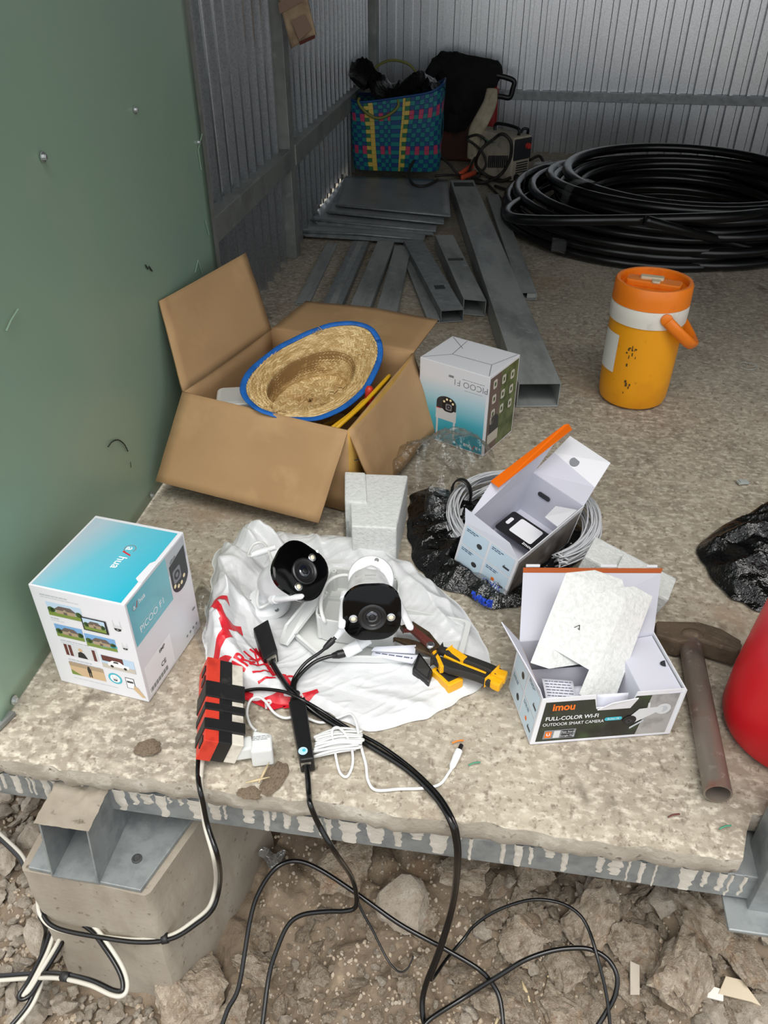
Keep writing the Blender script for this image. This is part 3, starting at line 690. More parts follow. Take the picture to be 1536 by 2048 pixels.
# ================================================================ open camera carton in front, with foam insert
IZ = .091
T = {'FL': G(1086, 1398.5, IZ), 'FR': G(1373.8, 1380.4, IZ), 'BR': G(1307.5, 1264.6, IZ), 'BL': G(1039, 1282.7, IZ)}
Bt = {'FL': G(1060.3, 1489), 'FR': G(1338.3, 1467.3)}
Bt['BL'] = Bt['FL']+(T['BL']-T['FL'])*.98; Bt['BR'] = Bt['FR']+(T['BR']-T['FR'])*.98
for k in Bt: Bt[k].z = .0005
ibox = thing('camera_box', 'open white carton with a dark green printed front, a foam block leaning in it', 'box', Bt['FL'], R(14.5))
def quadp(name, q, m, parent, th=.0014, inner=None):
    mb = MB(); mb.add(list(q), [(0, 1, 2, 3)]); return mb.build(name, m, parent, solid=th, world=True)
quadp('side_panel', (Bt['FL'], Bt['BL'], T['BL'], T['FL']), 'box_white', ibox); quadp('side_panel', (Bt['BR'], Bt['FR'], T['FR'], T['BR']), 'box_white', ibox)
quadp('back_panel', (Bt['BL'], Bt['BR'], T['BR'], T['BL']), 'box_inside', ibox); quadp('bottom', (Bt['FL'], Bt['FR'], Bt['BR'], Bt['BL']), 'box_inside', ibox)
wI = (T['FR']-T['FL']).length; hI = (T['FL']-Bt['FL']).length
ff = frame(Bt['FL'], Bt['FR']-Bt['FL'], T['FL']-Bt['FL']); mbf = MB()
inv = ff.inverted(); c2 = [inv @ p for p in (Bt['FL'], Bt['FR'], T['FR'], T['FL'])]
def fq(u, v):
    """front panel coordinates 0..1 -> face plane"""
    p = lerp(lerp(c2[0], c2[1], u), lerp(c2[3], c2[2], u), v); return (p.x, p.y)
mbf.prism([fq(0, 0), fq(1, 0), fq(1, 1), fq(.66, 1), fq(.64, .72), (fq(.40, .72)), fq(.37, 1), fq(0, 1)], -.0014, 0); mbf.v = [ff @ p for p in mbf.v]; mbf.build('front_panel', 'box_white', ibox, world=True)
ffw = WM[ibox.name].inverted() @ ff
mat('print_garden', (38, 46, 36), .35, coat=.3, var=[((58, 82, 40), 22, .54, .70, 3), ((24, 28, 24), 14, .45, .62, 2)]); mat('print_stonewall', (168, 166, 164), .35, coat=.3, var=[((140, 138, 136), 40, .45, .65, 4)])
def qd(u0, v0, u1, v1): return [fq(u0, v0), fq(u1, v0), fq(u1, v1), fq(u0, v1)]
def frontprint(mb):
    poly_at(mb, [fq(.03, .05), fq(.96, .05), fq(.97, .92), fq(.66, .92), fq(.64, .70), fq(.40, .70), fq(.37, .92), fq(.03, .92)], .0003, 0)
    poly_at(mb, [fq(.74, .05), fq(.96, .05), fq(.97, .92), fq(.77, .92), fq(.76, .5)], .0005, 1)
decal('printed_front', ibox, ffw, frontprint, ['print_garden', 'print_stonewall'])
def fp(u, v): q = fq(u, v); return q[0], q[1]
a0 = math.degrees(math.atan2(fq(1, .5)[1]-fq(0, .5)[1], fq(1, .5)[0]-fq(0, .5)[0]))
decal('logo', ibox, ffw, lambda mb: text_at(mb, 'imou', *fp(.165, .80), .019, a0, .03, .0006, 0, .030), ['ink_orange'])
decal('printed_text', ibox, ffw, lambda mb: text_at(mb, 'FULL-COLOR WI-FI', *fp(.245, .555), .0105, a0, .012, .0006, 0, .072), ['ink_white'])
decal('printed_text', ibox, ffw, lambda mb: text_at(mb, 'OUTDOOR SMART CAMERA', *fp(.265, .425), .0085, a0, .0, .0006, 0, .084), ['ink_white'])
decal('printed_badge', ibox, ffw, lambda mb: (poly_at(mb, rr_off(rrect(.024, .0068, .003, 4), *fp(.545, .46)), .0006, 0), text_at(mb, 'Bullet 2E', *fp(.545, .46), .0046, a0, 0, .0008, 1)), ['ink_turq', 'ink_white'])
decal('printed_badge', ibox, ffw, lambda mb: (poly_at(mb, qd(.075, .10, .30, .30), .0006, 0), poly_at(mb, qd(.085, .13, .13, .27), .0008, 1), text_at(mb, 'U', *fp(.1075, .20), .008, a0, .02, .001, 2), poly_at(mb, qd(.145, .12, .19, .28), .0008, 5), poly_at(mb, qd(.20, .21, .285, .28), .0008, 3), poly_at(mb, qd(.20, .12, .285, .19), .0008, 3), text_at(mb, 'App Store', *fp(.245, .245), .0044, a0, 0, .001, 2), text_at(mb, 'Google Play', *fp(.245, .155), .0042, a0, 0, .001, 2)), ['ink_grey', 'ink_orange', 'ink_white', 'ink_black', 'ink_dark', 'ink_silver'])
def bul(mb):
    disc_at(mb, *fp(.885, .60), .0105, .0007, 0, 18); disc_at(mb, *fp(.885, .60), .006, .0008, 1, 14)
    poly_at(mb, [fp(.645, .44), fp(.68, .30), fp(.83, .52), fp(.83, .66), fp(.71, .64)], .0009, 0); poly_at(mb, [fp(.81, .52), fp(.88, .55), fp(.88, .65), fp(.81, .66)], .00095, 0)
    disc_at(mb, *fp(.665, .40), .0095, .0011, 2, 18); disc_at(mb, *fp(.662, .38), .0045, .0012, 3, 14); disc_at(mb, *fp(.662, .38), .002, .0013, 2, 10)
    poly_at(mb, [fp(.76, .76), fp(.775, .77), fp(.795, .50), fp(.78, .50)], .0011, 0); poly_at(mb, [fp(.68, .24), fp(.685, .20), fp(.77, .36), fp(.765, .40)], .0011, 1)
decal('printed_picture', ibox, ffw, bul, ['ink_silver', 'ink_pale', 'ink_black', 'ink_dark'])
# left end: pale blue panels with small drawings
def endprint(fm, W_, H_, parent, name='printed_panel'):
    rows = ((.53, .97), (.04, .49))
    for i, (v0, v1) in enumerate(rows):
        for u0, u1 in ((.04, .48), (.52, .96)):
            decal(name, parent, fm, lambda mb: (rect_at(mb, u0*W_, v0*H_, u1*W_, v1*H_, .0003, 0), lines(mb, u0*W_+.003, v1*H_-.006, .5*(u1-u0)*W_, 2, .0036, 1, i, .0018),
                disc_at(mb, (u0*.3+u1*.7)*W_, (v0*.6+v1*.4)*H_, .0055 if u0 < .3 else .001, .0005, 2, 14), rect_at(mb, (u0*.35+u1*.65)*W_, (v0*.75+v1*.25)*H_, (u0*.08+u1*.92)*W_, (v0*.64+v1*.36)*H_, .0006, 2) if u0 > .3 else None,
                disc_at(mb, (u0*.55+u1*.45)*W_, (v0*.6+v1*.4)*H_, .0036, .0005, 3, 10) if (u0 > .3 and i) else None), ['ink_pblue', 'ink_navy', 'ink_dark', 'ink_orange'])
el = frame(Bt['BL'], Bt['FL']-Bt['BL'], T['BL']-Bt['BL']); elw = WM[ibox.name].inverted() @ el @ Matrix.Translation((0, 0, .0008)); endprint(elw, (Bt['FL']-Bt['BL']).length, hI*.98, ibox)
# lid, its orange edge, dust flaps, inner tray
lt = sph(1046, 1146, T['BL'], .118); rt2 = sph(1322, 1147, T['BR'], .118)
quadp('lid', (T['BL'], T['BR'], rt2, lt), 'box_inside', ibox)
mat('orange_print', (222, 104, 36), .4, coat=.2); mat('rust_print', (186, 96, 52), .5)
up = (lt-T['BL']).normalized(); bk = Vector((up.x, up.y, 0)).normalized()
quadp('tuck_flap', (lt+up*.0005, rt2+up*.0005, rt2+up*.003+bk*.008+(rt2-lt)*.02, lt+up*.003+bk*.008), 'rust_print', ibox)
for t0, t1 in ((.02, .12), (.56, .68), (.90, .98)):
    a, b = lerp(lt, rt2, t0), lerp(lt, rt2, t1); quadp('lid_tab', (a+up*.004+bk*.009, b+up*.004+bk*.009, b+up*.008+bk*.010, a+up*.008+bk*.010), 'box_white', ibox)
ap = sph(1003, 1244, T['BL'], .05, False); af = sph(1080, 1380, T['FL'], .016, False)
quadp('dust_flap', (T['FL'], T['BL'], ap, af), 'box_inside', ibox)
ctr = (T['FL']+T['FR']+T['BL']+T['BR'])/4
def ib(u, v, z):
    p = lerp(lerp(T['FL'], T['FR'], u), lerp(T['BL'], T['BR'], u), v); return Vector((p.x, p.y, z))
quadp('inner_tray', (ib(.72, .02, .078), ib(.985, .02, .086), ib(.985, .98, .086), ib(.72, .98, .078)), 'box_inside', ibox)
quadp('inner_tray', (ib(.72, .02, .078), ib(.72, .98, .078), ib(.66, .98, .004), ib(.66, .02, .004)), 'box_inside', ibox)
quadp('inner_tray', (ib(.03, .66, .004), ib(.70, .66, .004), ib(.70, .66, .070), ib(.03, .66, .070)), 'box_inside', ibox)
mb = MB(); mb.prism([(.016*math.cos(R(k*18))*.62, .016*math.sin(R(k*18))) for k in range(10)], 0, .0016); p = ib(.975, .48, .0868); mb.v = [Matrix.Rotation(R(105), 3, 'Z') @ q*.55+p for q in mb.v]; mb.build('thumb_notch', 'ink_dark', ibox, world=True)
quadp('front_tab', (ff @ Vector((*fq(.405, .70), .0020)), ff @ Vector((*fq(.635, .70), .0020)), ff @ Vector((*fq(.665, .93), .0045)), ff @ Vector((*fq(.49, .86), .0045))), 'box_white', ibox)
mat('kraft', (176, 142, 100), .8)
quadp('kraft_liner', (ib(.012, .06, .03), ib(.012, .94, .03), ib(.012, .94, .086), ib(.012, .30, .086)), 'kraft', ibox)
# leaflets lying inside
def leaflet(name, label, cat, quad, fold=0., seed=0, dark='ink_ink'):
    a, b, c, d = [Vector(p) for p in quad]; n = (b-a).cross(d-a).normalized()
    if n.z < 0: n = -n
    t = thing(name, label, cat, a)
    mb = MB(); mb.grid(lambda u, v: lerp(lerp(a, b, u), lerp(d, c, u), v)+n*fold*math.sin(PI*v), 4, 9); mb.build('sheet', 'paper', t, world=True, solid=.0006, smooth=True)
    rn = random.Random(seed); L_ = (b-a).length; H_ = (d-a).length; mb = MB(); k = int(H_/.0042)
    for j in range(1, k):
        v = j/k; u = .07
        while u < .9:
            e = min(.93, u+rn.uniform(.05, .16))
            q = [lerp(lerp(a, b, uu), lerp(d, c, uu), vv)+n*(fold*math.sin(PI*vv)+.0009) for uu, vv in ((u, v), (e, v), (e, v+.3/k), (u, v+.3/k))]
            mb.add(q, [(0, 1, 2, 3)]); u = e+.03
        if rn.random() < .12: break
    o = mb.build('printed_text', dark, t, world=True); o['kind'] = 'stuff'
    return t
mat('paper', (214, 216, 226), .7); mat('ink_ink', (92, 96, 116), .7)
leaflet('instruction_leaflet', 'printed leaflet standing at the left inside the open green-fronted carton', 'leaflet', (ib(.08, .12, .05), ib(.30, .10, .045), ib(.32, .50, .062), ib(.10, .54, .066)), .002, 1)
leaflet('instruction_leaflet', 'printed leaflet behind the front cut-out of the green-fronted carton', 'leaflet', (ib(.40, .035, .035), ib(.62, .035, .035), ib(.62, .09, .082), ib(.40, .09, .082)), .001, 2)
leaflet('instruction_leaflet', 'printed leaflet under the foam leg inside the open green-fronted carton', 'leaflet', (ib(.30, .08, .045), ib(.50, .08, .045), ib(.50, .46, .055), ib(.32, .46, .055)), .002, 3)
# foam pieces
mat('foam', (228, 230, 228), .8, var=[((216, 219, 216), 160, .45, .62, 2)], bump=[(170, .5, .003, 2), (420, .4, .001, 2)], trans=.12)
def slabpoly(mb, px, plane, ex):
    P0, N = plane
    vs = []
    for x, y in px:
        d = ray(x, y); vs.append(CAM+d*((P0-CAM).dot(N)/d.dot(N)))
    mb.prism_rings(vs, [v+ex for v in vs])
K_, F_, A_ = G(1060, 1326, .098), G(1175, 1400, .055), G(1132, 1145, .178)
N_ = (F_-K_).cross(A_-K_).normalized(); N_ = N_ if N_.y < 0 else -N_
mb = MB(); mbx = [(1132, 1145), (1188, 1164), (1194, 1186), (1204, 1186), (1212, 1178), (1251, 1199), (1212, 1301), (1175, 1400), (1157, 1388), (1177, 1340), (1103, 1297), (1098, 1338), (1060, 1326)]
ex = Vector((.042, .022, -.008))
fo = thing('foam_insert', 'white foam insert cut like an arch, leaning in the open green-fronted carton', 'packing foam', (K_.x, K_.y, .05))
slabpoly(mb, mbx, (K_, N_), ex); mb.build('block', 'foam', fo, world=True, bevel=.002)
d = ray(1154, 1256); c = CAM+d*((K_-CAM).dot(N_)/d.dot(N_))
fm = frame(c, (Vector((1, 0, 0))-N_*N_.x+Vector((0, -.25, -.15))), Vector((0, 0, 1))); 
def tri(mb):
    for q in (0, 1, 2):
        a, b = R(90+120*q), R(210+120*q); p, r_ = Vector((.0062*math.cos(a), .0078*math.sin(a))), Vector((.0062*math.cos(b), .0078*math.sin(b))); n = Vector((-(r_-p).y, (r_-p).x)).normalized()*.0006
        poly_at(mb, [p-n, r_-n, r_+n, p+n], .001, 0)
    rect_at(mb, .001, -.003, .0045, -.0015, .001, 0); rect_at(mb, .001, -.0005, .003, .0008, .001, 0)
decal('recycling_mark', fo, WM[fo.name].inverted() @ fm, tri, ['ink_dark'])
p = G(1245, 1205, .02); o = thing('foam_block', 'white foam block lying behind the lid of the green-fronted carton', 'packing foam', (p.x, p.y+.035, 0), R(-20))
mb = MB(); mb.box((0, 0, .035), (.145, .06, .07), Matrix.Rotation(R(14), 3, 'Y').to_3x3()); mb.v = [Vector((q.x, q.y, max(.0, q.z))) for q in mb.v]; mb.build('block', 'foam', o, bevel=.004); mb = MB(); mb.box((.02, -.01, .075), (.06, .04, .004), Matrix.Rotation(R(14), 3, 'Y').to_3x3()); mb.build('raised_pad', 'foam', o, bevel=.001)
# upright foam block between carton and black bag
o = thing('foam_block', 'tall white foam block standing between cardboard carton and black plastic bag', 'packing foam', G(745, 1110))
FZ = .092
q4 = [G(703, 1052, FZ), G(793, 1056, FZ), G(816, 950, FZ), G(698, 946, FZ)]
q5 = [Vector((p.x, p.y, .001)) for p in q4]
mb = MB(); mb.prism_rings(q5, q4); mb.build('block', 'foam', o, world=True, bevel=.004, seg=3)
q6 = [lerp(q4[0], q4[3], .42)+Vector((-.010, 0, .0)), lerp(q4[0], q4[3], .42)+Vector((.030, 0, .0)), lerp(q4[0], q4[3], .96)+Vector((.030, 0, .006)), lerp(q4[0], q4[3], .96)+Vector((-.008, 0, .004))]
mb = MB(); mb.prism_rings([p-Vector((0, 0, .085)) for p in q6], [p+Vector((0, 0, .003)) for p in q6]); mb.build('side_pad', 'foam', o, world=True, bevel=.003)
# ================================================================ crumpled films and bags
def ridge(p, s, o=0.): return 1-2.2*abs(nse(p, s, o))
class Film:
    """crumpled sheet over a closed outline; h(x, y, s, a) gives its height, s=0 centre .. 1 edge"""
    def __init__(f, outline, h, nr=60, na=200, wob=.0, cz=None, seed=0):
        P = [G(*q) if len(q) == 3 else G(q[0], q[1], 0) for q in outline]; c = sum(P, Vector())/len(P) if cz is None else G(*cz); c.z = 0
        loop = spline(P, 16, True); n = len(loop); f.v = []; f.na = na; f.nr = nr
        L = [0]
        for k in range(n): L.append(L[-1]+(loop[(k+1) % n]-loop[k]).length)
        bd = []
        for i in range(na):
            t = L[-1]*i/na; k = max(j for j in range(n) if L[j] <= t); q = lerp(loop[k], loop[(k+1) % n], (t-L[k])/max(1e-9, L[k+1]-L[k])); bd.append(q)
        for j in range(nr+1):
            s = (j/nr)
            for i in range(na):
                q = lerp(c, Vector((bd[i].x, bd[i].y, 0)), s); w_ = wob*s
                x, y = q.x+w_*nse(q, 30, seed), q.y+w_*nse(q, 30, seed+9)
                f.v.append(Vector((x, y, max(.001, h(x, y, s, 2*PI*i/na)))))
    def mb(f):
        m = MB(); na = f.na; m.v = f.v
        for j in range(f.nr):
            for i in range(na):
                a, b = j*na+i, j*na+(i+1) % na
                if j == 0: m.f.append([a, (j+1)*na+(i+1) % na, (j+1)*na+i]) if False else m.f.append([a, b, b+na, a+na])
                else: m.f.append([a, b, b+na, a+na])
                m.m.append(0)
        return m
mat('white_bag', (236, 238, 240), .32, spec=.5, trans=.22, bump=[(34, .25, .006, 3), (110, .3, .002, 3)])
mat('bag_red', (206, 28, 44), .4, bump=[(60, .2, .002, 3)])
mat('black_bag', (9, 9, 10), .2, spec=.55, bump=[(30, .8, .012, 4), (90, .5, .004, 3)])
mat('clear_film', (225, 230, 232), .14, 1., alpha=.05, bump=[(45, .8, .01, 4), (130, .5, .004, 2)])
def crease(x, y, sc, o):
    """crisp folds: ridged noise on a warped plane, drawn out along one direction"""
    wx, wy = x+.030*nse((x, y, o), 8), y+.030*nse((x, y, o+7), 8); c_, s_ = math.cos(o*1.3), math.sin(o*1.3); u, v = wx*c_+wy*s_, -wx*s_+wy*c_
    return max(0, 1-3.4*abs(nse((u*sc, v*sc*.24, o), 1)))
def hb_(x, y, s, a):
    c = G(690, 1270); dx, dy = x-c.x, y-c.y
    back = max(0, min(1, (dy+.02)/.14)); left = max(0, min(1, (-dx-.05)/.14))
    k = max(left, back*.6)
    z = .0025+.050*k*math.exp(-((s-.80)/.16)**2)*(.7+.5*crease(x, y, 18, 3))
    am = (.0055+.009*k)*min(1, s*1.8)
    z += am*(.9*crease(x, y, 13, 1)+.6*crease(x, y, 18, 3.4)+.45*crease(x, y, 28, 5.3))+.0016*crease(x, y, 60, 9)
    if s > .90: z *= max(.1, (1-s)/.10)
    return z
wout = [(428, 1112), (480, 1084), (540, 1076), (610, 1073), (720, 1100), (830, 1145), (905, 1200), (955, 1262), (980, 1325), (955, 1375), (880, 1422), (790, 1458), (740, 1462), (690, 1445), (640, 1418), (560, 1412), (500, 1400), (440, 1372), (412, 1318), (408, 1240), (424, 1180)]
wf = Film(wout, hb_, 130, 420, .006)
wbag = thing('plastic_bag', 'crumpled white plastic bag with red print spread under the two cameras', 'bag', G(690, 1270))
bm_ = wf.mb(); wsheet = bm_.build('sheet', 'white_bag', wbag, smooth=True, world=True)
wbvh = BVHTree.FromPolygons(wf.v, bm_.f)
def bagz(x, y):
    h_ = wbvh.ray_cast(Vector((x, y, .5)), Vector((0, 0, -1))); return h_[0].z if h_[0] else .002
def drape(name, vs, fs, m, parent, bagfn=bagz, cell=.0022, lift=.0014):
    me = bpy.data.meshes.new(name); me.from_pydata([tuple(v) for v in vs], [], fs); bm = bmesh.new(); bm.from_mesh(me)
    bmesh.ops.triangulate(bm, faces=bm.faces)
    for _ in range(5):
        ed = [e for e in bm.edges if e.calc_length() > cell]
        if not ed: break
        bmesh.ops.subdivide_edges(bm, edges=ed, cuts=1); bmesh.ops.triangulate(bm, faces=bm.faces)
    inv = WM[parent.name].inverted()
    for v in bm.verts: v.co = inv @ Vector((v.co.x, v.co.y, bagfn(v.co.x, v.co.y)+lift))
    bm.to_mesh(me); bm.free(); me.materials.append(MATS[m]); o = bpy.data.objects.new(name, me); COL.objects.link(o); o.parent = parent; return o
def drape_text(s, px, py, size, ang, m='bag_red', bold=0., width=None):
    vs, fs = text_mesh(s, size, bold); p = G(px, py, .02)
    if width: k = width/(max(v.x for v in vs)-min(v.x for v in vs)); vs = [Vector((v.x*k, v.y, 0)) for v in vs]
    r = Matrix.Rotation(R(ang), 3, 'Z'); drape('printed_lettering', [r @ v+Vector((p.x, p.y, 0)) for v in vs], fs, m, wbag)
def drape_poly(pts, m='bag_red'):
    vs = [G(a, b, .015) for a, b in pts]; vs = [Vector((v.x, v.y, 0)) for v in vs]; drape('printed_stripe', vs, [tuple(range(len(vs)))], m, wbag, lift=.0012)
drape_text('MR.LI', 492, 1335, .034, 70, bold=.02, width=.062)
for q in ([(414, 1236), (462, 1240), (466, 1252), (412, 1246)], [(424, 1250), (440, 1247), (462, 1284), (452, 1290)], [(446, 1288), (484, 1268), (488, 1282), (452, 1304)], [(428, 1322), (462, 1296), (472, 1306), (432, 1336)], [(428, 1336), (442, 1330), (468, 1340), (440, 1352)],
          [(500, 1392), (566, 1380), (570, 1402), (540, 1410)], [(556, 1348), (572, 1346), (590, 1372), (580, 1380)], [(604, 1382), (634, 1372), (638, 1380), (612, 1398)], [(560, 1386), (604, 1386), (600, 1402), (566, 1406)], [(470, 1370), (506, 1380), (500, 1392), (474, 1384)], [(512, 1292), (552, 1352), (546, 1358), (504, 1300)]): drape_poly(q)
drape_text('P', 534, 1394, .022, 20, 'white_bag', .02)
drape_text('C', 578, 1352, .024, 30, 'bag_red', .03)
for q in ([(500, 1330), (530, 1318), (531, 1321), (501, 1333)], [(500, 1344), (538, 1330), (539, 1333), (502, 1347)], [(506, 1358), (544, 1346), (545, 1349), (508, 1361)], [(512, 1312), (520, 1340), (517, 1341), (509, 1313)], [(516, 1370), (552, 1358), (552, 1361), (518, 1373)]): drape_poly(q)
# clear film lying between the left box and the white bag
def hc_(x, y, s, a): return .004+.034*(1-s)**.6*(.6+.5*ridge((x, y, 4), 20, 3))+.008*ridge((x, y, 1), 48, 6)*(1-s*.7)
cf = Film([(396, 1180), (412, 1172), (424, 1195), (432, 1240), (428, 1300), (410, 1318), (396, 1290), (388, 1240)], hc_, 26, 90, .008)
o = tag(cf.mb().build('clear_bag', 'clear_film', smooth=True), 'crinkled clear film squeezed between left camera carton and white bag', 'plastic film')
def hc2_(x, y, s, a): return .003+.07*math.exp(-((s-.35)/.4)**2)*(.7+.3*ridge((x, y, 2), 14, 7))*(1-s)+.014*ridge((x, y, 6), 26, 1)*(1-s)+.006*ridge((x, y, 0), 70, 2)*(1-s)
cf = Film([(690, 1140), (684, 1090), (688, 1020), (694, 990), (702, 1000), (702, 1080), (706, 1150)], lambda x, y, s, a: .003+.05*(1-s)*(1+.5*ridge((x, y, 2), 30, 7)), 20, 70, .006)
tag(cf.mb().build('clear_bag', 'clear_film', smooth=True), 'strip of clear film along the left of the tall foam block', 'plastic film')
# black bag under the second open carton
m2i = Matrix(((.815, .558, .154, -.0378), (-.545, .830, -.122, 1.0673), (-.196, .015, .981, .0251), (0, 0, 0, 1))).inverted()
def hk_(x, y, s, a):
    z = .002+.016*(1-s**3)+.016*crease(x, y, 14, 1)*(1-s**4)+.010*crease(x, y, 26, 4)*(1-s**6)+.005*crease(x, y, 50, 6)*(1-s**6)
    p = m2i @ Vector((x, y, 0)); inb = max(0, min(1, (min(p.x+.01, .119-p.x, p.y+.005, .206-p.y))/.012))
    return lerp(z, .003, inb)
kf = Film([(818, 1010), (835, 985), (880, 975), (930, 1000), (1060, 1010), (1165, 1060), (1178, 1095), (1150, 1130), (1080, 1165), (1040, 1210), (985, 1218), (930, 1190), (870, 1172), (828, 1125), (816, 1070)], hk_, 60, 200, .008)
kbag = tag(kf.mb().build('plastic_bag', 'black_bag', smooth=True), 'glossy black plastic bag crumpled under the carton with the orange edge', 'bag')
# clear bag sleeve over the left of it
def hs_(x, y, s, a): return .045+.05*(1-s)*(.8+.4*ridge((x, y, 9), 12, 3))+.016*ridge((x, y, 3), 30, 6)-.040*s**5+.004*ridge((x, y, 8), 70, 3)
sf = Film([(762, 948), (830, 910), (905, 895), (960, 905), (990, 940), (940, 985), (925, 1030), (885, 1060), (850, 1050), (835, 1000)], hs_, 46, 150, .010)
tag(sf.mb().build('clear_bag', 'clear_film', smooth=True), 'crinkled clear bag on top of the black bag, left of cable coil', 'plastic film')
def hs2_(x, y, s, a): return .012+.022*(1-s)+.010*ridge((x, y, 3), 26, 2)*(1-s)
sf = Film([(925, 1150), (965, 1160), (1015, 1195), (1040, 1215), (1000, 1226), (960, 1222), (935, 1195)], hs2_, 26, 90, .006)
cb2 = thing('clear_bag', 'clear film with blue lettering below the picture end of the bagged carton', 'plastic film', G(975, 1195))
sf.mb().build('film', 'clear_film', cb2, smooth=True, world=True)
mat('blue_print', (24, 70, 196), .4)
fb = BVHTree.FromPolygons(sf.v, sf.mb().f)
def fz(x, y):
    h_ = fb.ray_cast(Vector((x, y, .5)), Vector((0, 0, -1))); return (h_[0].z if h_[0] else .03)
p = G(962, 1192, .03); vs, fs = text_mesh('Vikt', .026, .02); r = Matrix.Rotation(R(-35), 3, 'Z'); drape('printed_lettering', [r @ v+Vector((p.x, p.y, 0)) for v in vs], fs, 'blue_print', cb2, fz)
# grey-white cable coil
mat('grey_cable', (206, 208, 212), .45); mat('black_rubber', (20, 20, 22), .5); mat('black_cable', (11, 11, 12), .22, spec=.5)
cc = G(1046, 1030, .035); path = []; rn = random.Random(3)
NL = 30
for k in range(NL):
    up_ = k % 2 == 0; n_ = 44
    for q in range(n_):
        t = q/n_ if up_ else 1-q/n_; a = R(-62+292*t)
        r = .112+.030*((k*7) % 11)/11+.003*math.sin(a*3+k)
        path.append(cc+Vector((r*math.cos(a), r*math.sin(a)*.98, -.022+.046*((k*5) % 13)/13*(.55+.45*math.sin(PI*t))+.004*math.sin(a*3+k*1.3))))
coil = thing('cable_coil', 'coil of thin light grey cable lying around the bagged carton', 'cable', (cc.x, cc.y, 0))
mb = MB(); mb.tube(path, .0017, 5); mb.build('loops', 'grey_cable', coil, smooth=True, world=True)
for ang in (2.75,):
    q = cc+Vector((.126*math.cos(ang), .126*math.sin(ang), .004)); fm = frame(q, (math.cos(ang), math.sin(ang), 0), (0, 0, 1)); mb = MB()
    mb.tube([fm @ Vector((.020*math.cos(2*PI*k/20), .030*math.sin(2*PI*k/20), 0)) for k in range(21)], .004, 6, flat=(.4, 1.6)); mb.build('tie', 'black_rubber', coil, smooth=True, world=True)
# ---------------------------------------------------------------- second open carton, orange tuck flap
m2 = Matrix(((.815, .558, .154, -.0378), (-.545, .830, -.122, 1.0673), (-.196, .015, .981, .0251), (0, 0, 0, 1)))
m2 = m2.to_3x3(); xx = m2.col[0].normalized(); yy = (m2.col[1]-xx*xx.dot(m2.col[1])).normalized(); zz = xx.cross(yy)
m2 = Matrix(((xx.x, yy.x, zz.x, -.0378), (xx.y, yy.y, zz.y, 1.0673), (xx.z, yy.z, zz.z, .0271), (0, 0, 0, 1)))
W2, L2, H2 = .109, .196, .091
ob = thing('camera_box', 'open white carton with an orange tuck flap, tilted on the black bag', 'box', mx=m2)
def q2(name, pts, m, th=.0014, par=None):
    mb = MB(); mb.add([Vector(p) for p in pts], [tuple(range(len(pts)))]); return mb.build(name, m, par or ob, solid=th)
q2('end_panel', [(0, 0, 0), (W2, 0, 0), (W2, 0, H2), (0, 0, H2)], 'box_white'); q2('end_panel', [(0, L2, 0), (W2, L2, 0), (W2, L2, H2), (0, L2, H2)], 'box_inside')
q2('side_panel', [(0, 0, 0), (0, L2, 0), (0, L2, H2), (0, 0, H2)], 'box_inside'); q2('side_panel', [(W2, 0, 0), (W2, L2, 0), (W2, L2, H2), (W2, 0, H2)], 'box_white'); q2('bottom', [(0, 0, 0), (W2, 0, 0), (W2, L2, 0), (0, L2, 0)], 'box_inside')
endprint(frame((0, -.0009, 0), (1, 0, 0), (0, 0, 1)), W2, H2, ob)
decal('printed_panel', ob, frame((W2+.0009, 0, 0), (0, 1, 0), (0, 0, 1)), lambda mb: rect_at(mb, .006, .004, L2-.006, H2-.010), [mat('print_dusk', (112, 104, 98), .4, var=[((70, 64, 60), 20, .42, .62, 4), ((166, 160, 156), 9, .55, .7, 3)])])
i2 = m2.inverted(); lid_a = i2 @ sph(982, 966, m2 @ Vector((0, 0, H2)), .085); lid_b = i2 @ sph(1126, 862, m2 @ Vector((0, L2, H2)), .085)
q2('lid', [(0, 0, H2), (0, L2, H2), lid_b, lid_a], 'box_inside')
ou = [i2 @ G(981, 963, (m2 @ lid_a).z+.004), i2 @ G(997, 975, (m2 @ lid_a).z+.004), i2 @ G(1144, 859, (m2 @ lid_b).z+.004), i2 @ G(1137, 848, (m2 @ lid_b).z+.004), i2 @ G(1128, 850, (m2 @ lid_b).z+.004)]
mat('orange_flap', (242, 112, 14), .4, coat=.2)
q2('tuck_flap', ou, 'orange_flap')
q2('end_flap', [(0, 0, H2), (W2, 0, H2), i2 @ G(1019, 1086, .118), i2 @ G(931, 1016, .140)], 'box_inside')
# far end: long flap with a hang hole and a fold
e0, e1 = i2 @ sph(1108, 905, m2 @ Vector((0, L2, H2)), .06), i2 @ sph(1190, 975, m2 @ Vector((W2, L2, H2)), .05); e2, e3 = i2 @ sph(1221, 926, m2 @ Vector((W2, L2, H2)), .10), i2 @ sph(1140, 872, m2 @ Vector((0, L2, H2)), .105)
q2('end_flap', [(0, L2, H2), (W2, L2, H2), e1, e0], 'box_inside'); q2('end_flap', [e0, e1, e2, e3], 'box_white')
hc3 = lerp(lerp(e0, e1, .42), lerp(e3, e2, .42), .22); fm = frame(hc3, e1-e0, e3-e0); mb = MB(); mb.lathe([(.0088, -.003), (.0088, .003)], 20, fm); mb.build('hang_hole', 'ink_grey', ob)
q2('inner_tab', [(W2*.72, L2*.62, H2-.004), (W2-.002, L2*.60, H2-.002), (W2-.004, L2*.94, H2-.006), (W2*.66, L2*.86, H2-.012)], 'box_white')
